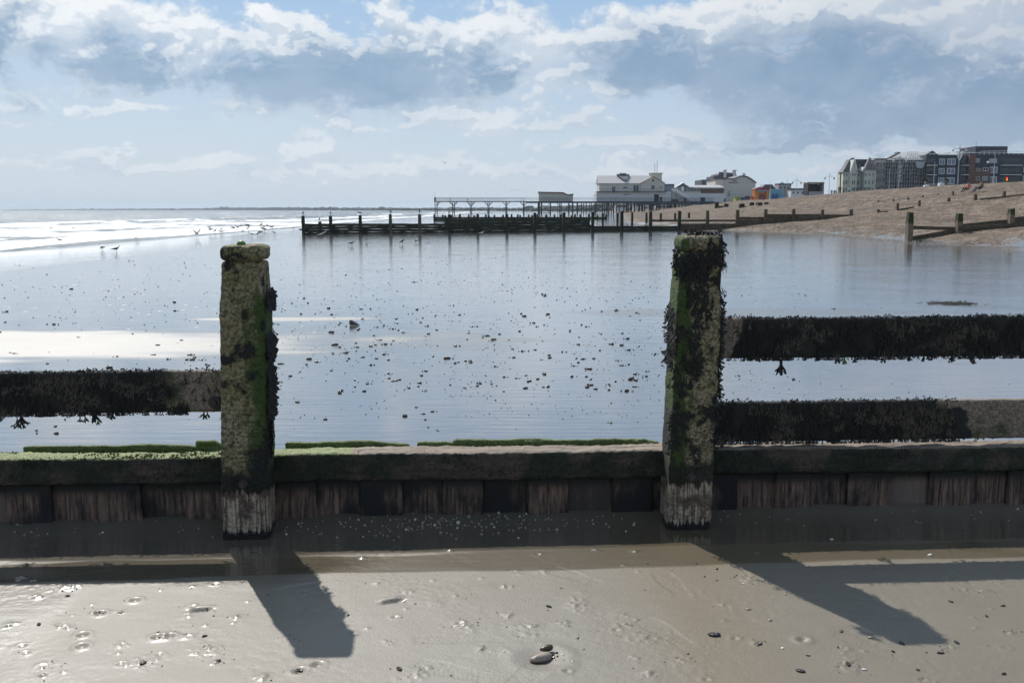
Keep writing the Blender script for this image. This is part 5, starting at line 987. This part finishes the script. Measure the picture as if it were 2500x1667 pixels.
# ------------------------------------------------------------------ gulls
def gull_fn(cb, cd):
    def fn(t, p, tc):
        P = tc.outputs['Object']; z = t.sep(P)[2]; x = t.sep(P)[0]; n = t.noise(P, 40, 3)
        t.set(p.inputs['Base Color'], t.mix(t.ss(.15, .21, t.m('ADD', z, t.m('MULTIPLY', n, .02))), cb, t.mix(t.ss(.09, .12, x), cd, cb))); p.inputs['Roughness'].default_value = .7
    return fn
M_GULL = mat('grey_backed_gull', gull_fn((.30, .29, .28), (.10, .105, .115))); M_GULLB = mat('brown_young_gull', gull_fn((.09, .075, .065), (.035, .03, .028))); M_GULLW = mat('white_gull', gull_fn((.7, .69, .67), (.45, .46, .48)))
M_BEAK = mat('gull_beak_and_legs', col=(.12, .07, .03)); M_TIP = mat('black_wing_tip', col=(.02, .02, .02))
def gull_mesh(kind):
    mb = MB()
    SP = {'stand': [(-.25, .165, .012, .006), (-.20, .175, .028, .014), (-.13, .19, .045, .034), (-.04, .20, .060, .056), (.05, .215, .056, .056), (.10, .245, .038, .040), (.125, .285, .026, .028), (.145, .315, .028, .028), (.175, .320, .022, .020), (.195, .315, .010, .010)],
          'front': [(-.16, .12, .012, .006), (-.13, .14, .028, .014), (-.09, .17, .045, .034), (-.03, .20, .058, .056), (.03, .235, .056, .056), (.06, .275, .038, .040), (.075, .31, .026, .028), (.09, .335, .028, .028), (.115, .34, .022, .020), (.135, .335, .010, .010)],
          'preen': [(-.24, .215, .012, .006), (-.19, .21, .028, .014), (-.12, .205, .045, .034), (-.03, .20, .062, .058), (.05, .20, .056, .056), (.10, .19, .038, .040), (.13, .165, .028, .028), (.15, .14, .028, .028), (.165, .118, .018, .018), (.175, .10, .009, .009)],
          'fly': [(-.22, .0, .03, .004), (-.17, .0, .03, .010), (-.11, .0, .036, .028), (-.03, .0, .050, .045), (.05, .0, .048, .045), (.10, .005, .034, .034), (.13, .01, .026, .026), (.155, .012, .024, .024), (.18, .01, .016, .015), (.195, .008, .008, .008)]}
    sp = SP['stand' if kind == 'float' else kind if kind in SP else 'fly']; dz = -.13 if kind == 'float' else 0; n = 10; vs = []
    for x, z, ry, rz_ in sp:
        for i in range(n): a = 2 * math.pi * i / n; vs.append((x, ry * math.cos(a), z + dz + rz_ * math.sin(a)))
    m = len(sp); fs = [(j * n + i, j * n + (i + 1) % n, (j + 1) * n + (i + 1) % n, (j + 1) * n + i) for j in range(m - 1) for i in range(n)] + [tuple(range(n))[::-1]]
    mb.add(vs, fs, 0); x, z, ry, _ = sp[-1]; px, pz = sp[-3][0], sp[-3][1]; d = Vector((x - px, 0, z - pz)).normalized()
    mb.bar((x, 0, z + dz), (x + d.x * .045, 0, z + dz + d.z * .045 - .006), .0085, 1, 6, .003)
    if kind in ('stand', 'front', 'preen'):
        for s in (-1, 1):
            mb.bar((.0, s * .022, .16), (.005, s * .022, .01), .0075, 1, 5, .006); mb.add([(.0, s * .022 - .006, .012), (.05, s * .022 - .022, .004), (.055, s * .022 + .022, .004), (0, s * .022 + .006, .012)], [(0, 1, 2, 3)], 1)
        for s in (-1, 1):                 # folded wing with dark tip past the tail
            b0 = sp[4]; t0 = sp[0]; mb.add([(b0[0], s * (b0[2] + .004), b0[1] + .03), (b0[0] - .04, s * (b0[2] + .004), b0[1] - .025), (sp[2][0], s * .05, sp[2][1] - .02), (t0[0] - .045, s * .012, t0[1] + .004), (sp[2][0], s * .035, sp[2][1] + .036)], [(0, 1, 2, 4), (4, 2, 3)], 0)
            mb.add([(t0[0] + .02, s * .022, t0[1] + .012), (t0[0] + .01, s * .022, t0[1] - .004), (t0[0] - .06, s * .008, t0[1] + .006)], [(0, 1, 2)], 2)
    if kind in ('fly', 'glide', 'vee'):
        up = {'fly': (.16, .10), 'glide': (.05, .0), 'vee': (.22, .38)}[kind]
        for s in (-1, 1):
            A = [(.08, s * .03, .02), (.11, s * .24, up[0]), (-.02, s * .52, up[1] + .02), (-.07, s * .60, up[1])]; B = [(-.09, s * .03, .02), (-.03, s * .24, up[0] - .01), (-.10, s * .48, up[1]), (-.09, s * .60, up[1])]
            for k in range(3):
                v4 = [A[k], A[k + 1], B[k + 1], B[k]]; mb.add(v4 + [(a, b, c - .008) for a, b, c in v4], [(0, 1, 2, 3), (7, 6, 5, 4), (0, 4, 5, 1), (3, 2, 6, 7)], 2 if k == 2 else 0)
    me = mb.mesh('gull_' + kind); me.polygons.foreach_set('use_smooth', np.ones(len(me.polygons), bool)); return me
GM = {}
def gull(kind, P, rz, sc, m, label, group=None):
    P = (P[0], P[1], max(P[2], SEA + .02))
    key = (kind, m.name)
    if key not in GM: GM[key] = gull_mesh(kind); [GM[key].materials.append(q_) for q_ in (m, M_BEAK, M_TIP)]
    o = bpy.data.objects.new('gull', GM[key]); COL.objects.link(o); o.location = tuple(map(float, P)); o.rotation_euler = (0, 0, rz); o.scale = (sc,) * 3; tag(o, label, 'gull', group)
ORD = ['leftmost', 'second', 'third', 'fourth', 'fifth', 'sixth']
for i, (kd, rz) in enumerate((('front', 70), ('front', 110), ('preen', 0), ('front', 140), ('front', 260), ('front', 60))):
    s_, zt, g0, y_ = pr[i]; gull(kd, (FG[0] + s_ * math.cos(FT), y_ + .0, FG[2] + zt), R(rz), 1.0, M_GULLB if i != 1 else M_GULL, ('gull perched on the %s post of the middle groyne' % ORD[i]) if i else 'gull perched on the end post at the sea end of the middle groyne', 'gulls perched on the middle groyne')
for i, rz, lab in ((8, 60, 'dark gull with raised head on the ninth post of the middle groyne'), (9, 95, 'slim gull on the tenth post of the middle groyne')):
    s_, zt, g0, y_ = pr[i]; gull('stand' if i == 8 else 'front', (FG[0] + s_ * math.cos(FT), y_, FG[2] + zt), R(rz - 20), .95, M_GULLB, lab, 'gulls perched on the middle groyne')
for px, py, kd, rz, wpx, m, lab in ((859, 601, 'stand', 0, 17, M_GULLB, 'brown gull in profile on the wet sand before the middle groyne'), (895, 592, 'front', 60, 12, M_GULL, 'pale gull just right of the brown gull by the middle groyne'), (983, 598, 'front', 20, 14, M_GULLB, 'brown upright gull in the middle of the row before the groyne'), (1016, 594, 'preen', 200, 13, M_GULL, 'grey gull with head tucked beside the upright brown gull'), (1046, 589, 'preen', 340, 12, M_GULLW, 'white gull bending down at the right of the row'), (1176, 575, 'stand', 0, 14, M_GULLW, 'white gull alone right at the foot of the middle groyne'),
    (784, 580, 'stand', 20, 17, M_GULLW, 'white gull leaning forward near the sea end of the groyne'), (794, 575, 'front', 0, 11, M_GULLW, 'white gull standing just behind the leaning one'), (250, 612, 'preen', 160, 17, M_GULLB, 'hunched brown gull left of a pair on the wet sand at left'), (284, 617, 'stand', 0, 22, M_GULLB, 'grey-brown gull in full profile, right of the pair at left'), (333, 588, 'stand', 170, 14, M_GULLB, 'gull facing left beside the foam edge'), (716, 560, 'stand', 180, 9, M_GULLB, 'small gull at the waterline left of the groyne end'), (670, 572, 'stand', 170, 10, M_GULLB, 'gull at the right edge of the feeding flock')):
    g_ = G(px, py); g_ = onz(px, py, SEA + .03) if g_[2] < SEA else g_; d = g_[1]; wm = {'stand': .45, 'front': .30, 'preen': .42}[kd]; gull(kd, g_, R(rz), min(1.35, wpx * d / F / wm), m, lab)
for px, py, kd, lab in ((125, 559, 'float', 'tiny gull bobbing in the white surf, left'), (178, 558, 'float', 'tiny gull bobbing in the white surf, right'), (145, 588, 'float', 'dark gull sitting in the last of the foam')):
    g_ = onz(px, py, SEA + .15); gull(kd, g_, R(180), 1.6 if py < 580 else 1.5, M_GULLB, lab)
FL = [(512, 561), (514, 567), (526, 569), (539, 571), (541, 564), (570, 563), (579, 561), (587, 558), (593, 570), (606, 557), (606, 564), (615, 578), (629, 577), (634, 574), (638, 555), (640, 563), (645, 557), (646, 566), (653, 557), (665, 560)]
AD = ['dark', 'grey', 'brown', 'pale']
for i, (px, py) in enumerate(FL):
    g_ = G(px, py); g_ = onz(px, py, SEA + .03) if g_[2] < SEA else g_; d = g_[1]; kd = ['stand', 'preen', 'front', 'stand'][i % 4]; wd = (8 + (i * 7) % 4) * d / F
    gull(kd, g_, R([0, 180, 40, 200, 340][i % 5]), min(2.6, wd / .30), M_GULLB, 'gull of the small feeding flock at the water edge beyond the left post', 'gulls feeding at the water edge')
for px, py, Y, kd, sc_, rz, lab in ((480, 571, 100, 'vee', 1.3, 60, 'gull with long spread wings landing at the left of the flock'), (555, 536, 130, 'vee', .9, 90, 'gull flying low over the breaking waves'), (1087, 399, 90, 'vee', .55, 120, 'dark gull flying high above the pier end'), (1255, 464, 150, 'glide', .9, 80, 'faint gull flying above the pier railing'), (1709, 421, 160, 'glide', .8, 90, 'pale gull gliding above the pier arcade')):
    gull(kd, at(px, py, Y), R(rz), sc_, M_GULLB if px != 1709 else M_GULLW, lab)
s_, y_ = fgx(780, 8); g_ = at(780, 541, y_); mb = MB(); far_post(mb, 0, 0, -1.5, 0, .3, 1200); tag(mb.build('timber_stump', M_TIMBD, None, g_), 'dark stump top just beyond the groyne wall with a gull on it', 'stump'); gull('front', g_, R(80), 1.0, M_GULLB, 'gull on a stump beyond the groyne between the first two posts')
# ------------------------------------------------------------------ shells, casts and pebbles
def lump(seed, n=9, m=5):
    random.seed(seed); mb = MB(); mb.ball((0, 0, 0), 1, n=n, m=m); o = random.uniform(0, 50)
    vs = np.array(mb.v); k = .7 + .75 * fbm(vs[:, 0] * 1.3 + o, vs[:, 1] * 1.3, vs[:, 2] * 1.3, seed, 3); vs = vs * k[:, None] * np.array([1, random.uniform(.6, .95), random.uniform(.45, .7)]); mb.v = [tuple(v) for v in vs]; return mb
def lump_mesh(name, seed, m): me = lump(seed).mesh(name); me.materials.append(m); me.polygons.foreach_set('use_smooth', np.ones(len(me.polygons), bool)); return me
LM = [lump_mesh('shell_lump', 2000 + i, M_STONE) for i in range(8)]; PM = [lump_mesh('pebble', 2100 + i, m_) for i, m_ in enumerate((M_STONE, M_PEB, M_STONE, M_PEBW, M_PEB, M_STONE))]
random.seed(5); cand = []
while len(cand) < 1000:
    u = random.random(); px = random.uniform(-60, 2560); py = 625 + 440 * random.random() ** 1.25
    dens = math.exp(-((px - 1150) / 620) ** 2) * (.35 + .65 * (660 < py < 960)) if px > 680 else (.55 if 690 < py < 800 else .25)
    if px > 1750: dens *= .35
    if py > 960: dens *= .35
    if random.random() > dens * (.3 + 1.4 * float(vn(px / 60, py / 25, 0, 81))): continue
    cand.append((px, py))
out = []
for px, py in cand:
    g_ = G(px, py) if False else onz(px, py, 0); z = float(z0(g_[1], g_[0])); g_ = onz(px, py, z); s_ = random.uniform(.004, .0125) * (1.5 if random.random() < .15 else 1) * (1 + g_[1] / 45); out.append((s_ / g_[1], g_, s_))
out.sort(key=lambda a: -a[0]); st2 = MB()
for i, (_, g_, s_) in enumerate(out):
    z = gz(g_[0], g_[1])
    if i < 290:
        o = bpy.data.objects.new('shell_lump', LM[i % 8]); COL.objects.link(o); o.location = (float(g_[0]), float(g_[1]), z + s_ * .3); o.rotation_euler = (0, 0, random.uniform(0, 6)); o.scale = (s_ * random.uniform(1, 1.7), s_, s_); tag(o, 'small dark lump of shell or worm cast on the wet sand beyond the near groyne', 'shell lump', 'dark lumps dotting the wet sand')
        if random.random() < .5:
            for j in range(2): b = random.uniform(-3.2, 3.2) * s_; st2.bar((g_[0] + b, g_[1] + random.uniform(-1, 1) * s_, z), (g_[0] + b + s_ * .5, g_[1], z + s_ * .5), s_ * .5, n=5, r2=s_ * .2)
    else:
        st2.bar((g_[0] - s_ * .7, g_[1], z), (g_[0] + s_ * .5, g_[1] + random.uniform(-1, 1) * s_, z + s_ * .35), s_ * .65, n=6, r2=s_ * .35)
tag(st2.build('shell_scatter', M_STONE, smooth=True), 'fine scatter of broken shell over the wet sand', kind='stuff')
PEB = [(1743, 1556, .018, 0), (385, 1548, .008, 0), (1340, 1484, .010, 0), (1855, 1578, .009, 0), (2201, 1576, .010, 0), (1827, 1493, .008, 1), (2070, 1628, .012, 0), (1955, 1644, .012, 0), (2054, 1547, .008, 0), (2320, 1476, .009, 0), (2448, 1486, .008, 0), (2408, 1511, .007, 0), (1973, 1606, .006, 0), (1750, 1393, .007, 0), (1917, 1457, .006, 1), (1880, 1520, .008, 1), (2335, 1575, .010, 0), (2296, 1600, .010, 0), (350, 1622, .012, 0), (730, 1641, .012, 0), (530, 1618, .011, 0), (975, 1637, .012, 0), (1370, 1440, .006, 0), (1410, 1560, .008, 4), (2126, 1563, .009, 1), (1910, 1588, .007, 3), (2180, 1595, .006, 0), (2270, 1362, .010, 3), (1700, 1380, .006, 0), (1815, 1430, .005, 3), (1720, 1412, .005, 0), (1580, 1380, .006, 0), (500, 1555, .008, 0), (95, 1527, .010, 0), (165, 1458, .008, 0), (850, 1505, .007, 0), (2110, 1640, .007, 3), (1680, 1600, .005, 0), (2240, 1640, .006, 0), (2450, 1650, .007, 0), (1300, 1530, .006, 0), (2030, 1322, .007, 3), (1640, 1395, .005, 1)]
for i, (px, py, s_, k) in enumerate(PEB):
    g_ = onz(px, py, 0); o = bpy.data.objects.new('pebble', PM[k]); COL.objects.link(o); o.location = (float(g_[0]), float(g_[1]), gz(g_[0], g_[1]) + s_ * .25); o.rotation_euler = (0, 0, i * 1.3); o.scale = (s_ * 1.25, s_, s_)
    if i == 0: tag(o, 'dark square-edged stone right of the footprints in the near sand', 'stone')
    else: tag(o, 'small loose pebble lying on the near sand in front of the groyne', 'pebble', 'pebbles on the near sand')
g_ = STONE_AT; mb = lump(2300, 14, 9); o = mb.build('stone', M_PEB, None, (g_[0], g_[1], .006), .5, True); o.scale = (.042, .03, .034); tag(o, 'rounded pale stone sunk in its own hollow at the bottom centre', 'stone')
mb = lump(2301, 12, 7); g_ = onz(1335, 1594, 0); o = mb.build('weed_tuft', M_WEEDB, None, (g_[0], g_[1], .02), .5, True); o.scale = (.026, .018, .022); tag(o, 'knob of brown weed clinging behind the sunk stone', 'weed')
g_ = onz(1345, 1605, 0); mb = MB()
for i in range(26): a = random.uniform(0, 6.3); r_ = abs(random.gauss(.04, .03)); s_ = random.uniform(.003, .007); mb.ball((g_[0] + r_ * math.cos(a) + .04, g_[1] + r_ * math.sin(a) * .7, -.004 + s_), s_, n=6, m=4)
tag(mb.build('grit', M_STONE), 'dark grit round the sunk stone', kind='stuff')
# grit along the groyne foot
mb = MB(); mw = MB()
for i in range(300):
    px = random.gauss(1080, 190) if i < 200 else random.uniform(0, 2500); py = 1290 + random.gauss(0, 13) - .016 * (px - 600); s_ = random.uniform(.002, .0065) * (1.6 if random.random() < .06 else 1); g_ = G(px, py); z = g_[2]
    (mw if random.random() < .15 else mb).ball((g_[0], g_[1], z + s_ * .5), s_, n=6, m=4)
tag(mb.build('gravel', M_PEB), 'brown gravel washed against the foot of the near groyne', kind='stuff'); tag(mw.build('shell_grit', M_PEBW), 'white shell grit at the foot of the near groyne', kind='stuff')
g_ = onz(862, 794, float(z0(13))); mb = MB(); mb.add([(-.05, 0, 0), (.09, -.02, 0), (.085, .05, 0), (-.04, .05, 0), (-.055, .01, .065), (-.03, .03, .072), (.03, .02, .045), (.08, .02, .012)], [(0, 1, 7, 6, 4), (4, 6, 5), (5, 6, 7, 2, 3), (0, 4, 5, 3), (1, 2, 7)]); tag(mb.build('stone', M_STONE, None, g_), 'dark fin-shaped stone sticking up from the pool beyond the groyne', 'stone')
g_ = G(2322, 742); mb = MB()
for i in range(140): frond(mb, (random.gauss(0, .17), random.gauss(0, .10), .015), (random.choice([-1, 1]), random.uniform(-.4, .4), .1), (0, -.3, 1), .14, .03)
tag(mb.build('weed_clump', M_WEED, None, g_), 'flat strand of dark weed on the wet sand above the right rail', 'seaweed')
# crumbs of sand thrown up at the casts and scuffs
mb = MB(); random.seed(33)
for (mx, my, k, a) in MARKS:
    n = {'cast': 6, 'heap': 16, 'gash': 7, 'pit': 2, 'pit2': 1, 'speck': 1, 'print': 3}[k]; sp = {'heap': .045, 'print': .09}.get(k, .024)
    for i in range(n):
        x, y = mx + random.gauss(0, sp * 1.3), my + random.gauss(0, sp * .8); s_ = random.uniform(.0012, .0038); a_ = random.uniform(0, 3); b = len(mb.v); z = gz(x, y) + .001
        mb.add([(x - s_ * 1.6 * math.cos(a_), y - s_ * math.sin(a_), z), (x + s_ * .6, y - s_, z), (x + s_ * 1.7 * math.cos(a_), y + s_ * .8, z), (x - s_ * .4, y + s_, z), (x + random.uniform(-.5, .5) * s_, y, z + s_ * 1.1)], [(0, 1, 4), (1, 2, 4), (2, 3, 4), (3, 0, 4)])
M_CRUMB = mat('wet_sand_crumb', col=(.085, .068, .048), rough=.25, var=.6, vs=30)
tag(mb.build('sand_crumbs', M_CRUMB), 'crumbs of wet sand round the marks in the near beach', kind='stuff')
mb = MB()
for i in range(2200):
    px = random.gauss(1150, 520); py = 615 + 420 * random.random() ** 1.5
    if float(vn(px / 70, py / 18, 0, 83)) < .45: continue
    g_ = onz(px, py, -.02); s_ = random.uniform(.0025, .006) * (1 + g_[1] / 25); z = gz(g_[0], g_[1]); mb.add([(g_[0] - s_, g_[1], z), (g_[0], g_[1] - s_, z), (g_[0] + s_, g_[1], z), (g_[0], g_[1] + s_, z), (g_[0], g_[1], z + s_)], [(0, 1, 4), (1, 2, 4), (2, 3, 4), (3, 0, 4)])
tag(mb.build('shell_grit', M_STONE), 'tiny specks of shell strewn over the wet flat', kind='stuff')
# shingle stones lying loose down to the wet sand
mb = MB()
for i in range(3800):
    Y = random.uniform(38, 110); X = float(np.interp(Y, TY, TX)) + abs(random.gauss(0, 3.5)) - 1.6; s_ = random.uniform(.02, .055); z = gz(X, Y); mb.add([(X - s_, Y, z), (X, Y - s_, z), (X + s_ * 1.1, Y, z), (X, Y + s_, z), (X, Y, z + s_ * .9)], [(0, 1, 4), (1, 2, 4), (2, 3, 4), (3, 0, 4)])
tag(mb.build('loose_shingle', M_SHIN), 'loose shingle scattered down to the wet sand', kind='stuff')
# ------------------------------------------------------------------ far shore with its woods, low houses
SH = [(-20, 7500, 2), (45, 7000, 6), (300, 6000, 11), (500, 5200, 13), (640, 4500, 17), (700, 4000, 15), (900, 3000, 12), (1100, 2300, 9), (1300, 1700, 9), (1450, 1300, 10), (1640, 1050, 11), (1900, 950, 13), (2300, 900, 14)]
xs = []; 
for px, Y, h in SH: p_ = at(px, 512, Y); xs.append((p_[0], Y, h))
mb = MB(); n = len(xs)
for X, Y, h in xs: k = 1.25; mb.v += [(X, Y, SEA - .6), (X * 1.002, Y + 12, SEA + 1.2), (X * k, Y * k, SEA + 3), (X * 2.4, Y * 1.9, SEA + 2)]
for i in range(n - 1):
    for j in range(3): mb.f.append((4 * i + j, 4 * i + 4 + j, 4 * i + 5 + j, 4 * i + 1 + j)); mb.m.append(0)
tag(mb.build('far_shore', M_LAND), kind='structure')
mb = MB(); random.seed(9)
ICO = bmesh.new(); bmesh.ops.create_icosphere(ICO, subdivisions=2, radius=1); IV = np.array([v.co[:] for v in ICO.verts]); IFc = [tuple(v.index for v in f.verts) for f in ICO.faces]; ICO.free()
for i in range(n - 1):
    (xa, ya, ha), (xb_, yb, hb) = xs[i], xs[i + 1]; L = math.hypot(xb_ - xa, yb - ya); cnt = int(110 + 8 * i) if i < 10 else 30
    for k in range(cnt):
        f = random.random(); X = xa + (xb_ - xa) * f; Y = ya + (yb - ya) * f + 15 + random.uniform(0, 60); h = (ha + (hb - ha) * f) * random.uniform(.5, .85) * (1.35 if random.random() < .04 else 1)
        h *= .8 + .3 * float(vn(X / 300, Y / 300, 0, 91)); r_ = max(h * random.uniform(.5, 1.1), Y * .0012)
        nz = .72 + .6 * vn(IV[:, 0] * 2.2 + k, IV[:, 1] * 2.2, IV[:, 2] * 2.2, 92); V_ = IV * nz[:, None] * np.array([r_ * 1.3, r_, h * .55]) + np.array([X, Y, SEA + h * .5]); mb.add([tuple(v) for v in V_], IFc)
tag(mb.build('distant_woods', M_WOOD), 'low dark woodland along the far shore', kind='stuff')
for i, (px0, px1, pt, m, lab) in enumerate(((1502, 1530, 503, M_WHITE, 'pale low house seen between the pier legs, left'), (1548, 1572, 501, M_CREAM, 'cream low house seen between the pier legs, middle'), (1600, 1640, 504, M_ROOFG, 'grey low house seen between the pier legs, right'))):
    b_ = Bld('beach_house', 700, px0, lab, 'house', 0, 8); b_.box('wall', m, px0, px1, pt + 3, 512, 0, 8, None, True); b_.prism('roof', M_SLATE, [(px0 - 1, pt + 3), (px0 + 5, pt - 1.5), (px1 - 5, pt - 1.5), (px1 + 1, pt + 3)], -.3, 8.3)
# ------------------------------------------------------------------ sea air
if HAZE:
    mb = MB(); mb.box(-9500, 9500, -60, 12500, -12, 60); o = mb.build('haze', m_haze()); tag(o, kind='stuff'); o.display_type = 'WIRE'
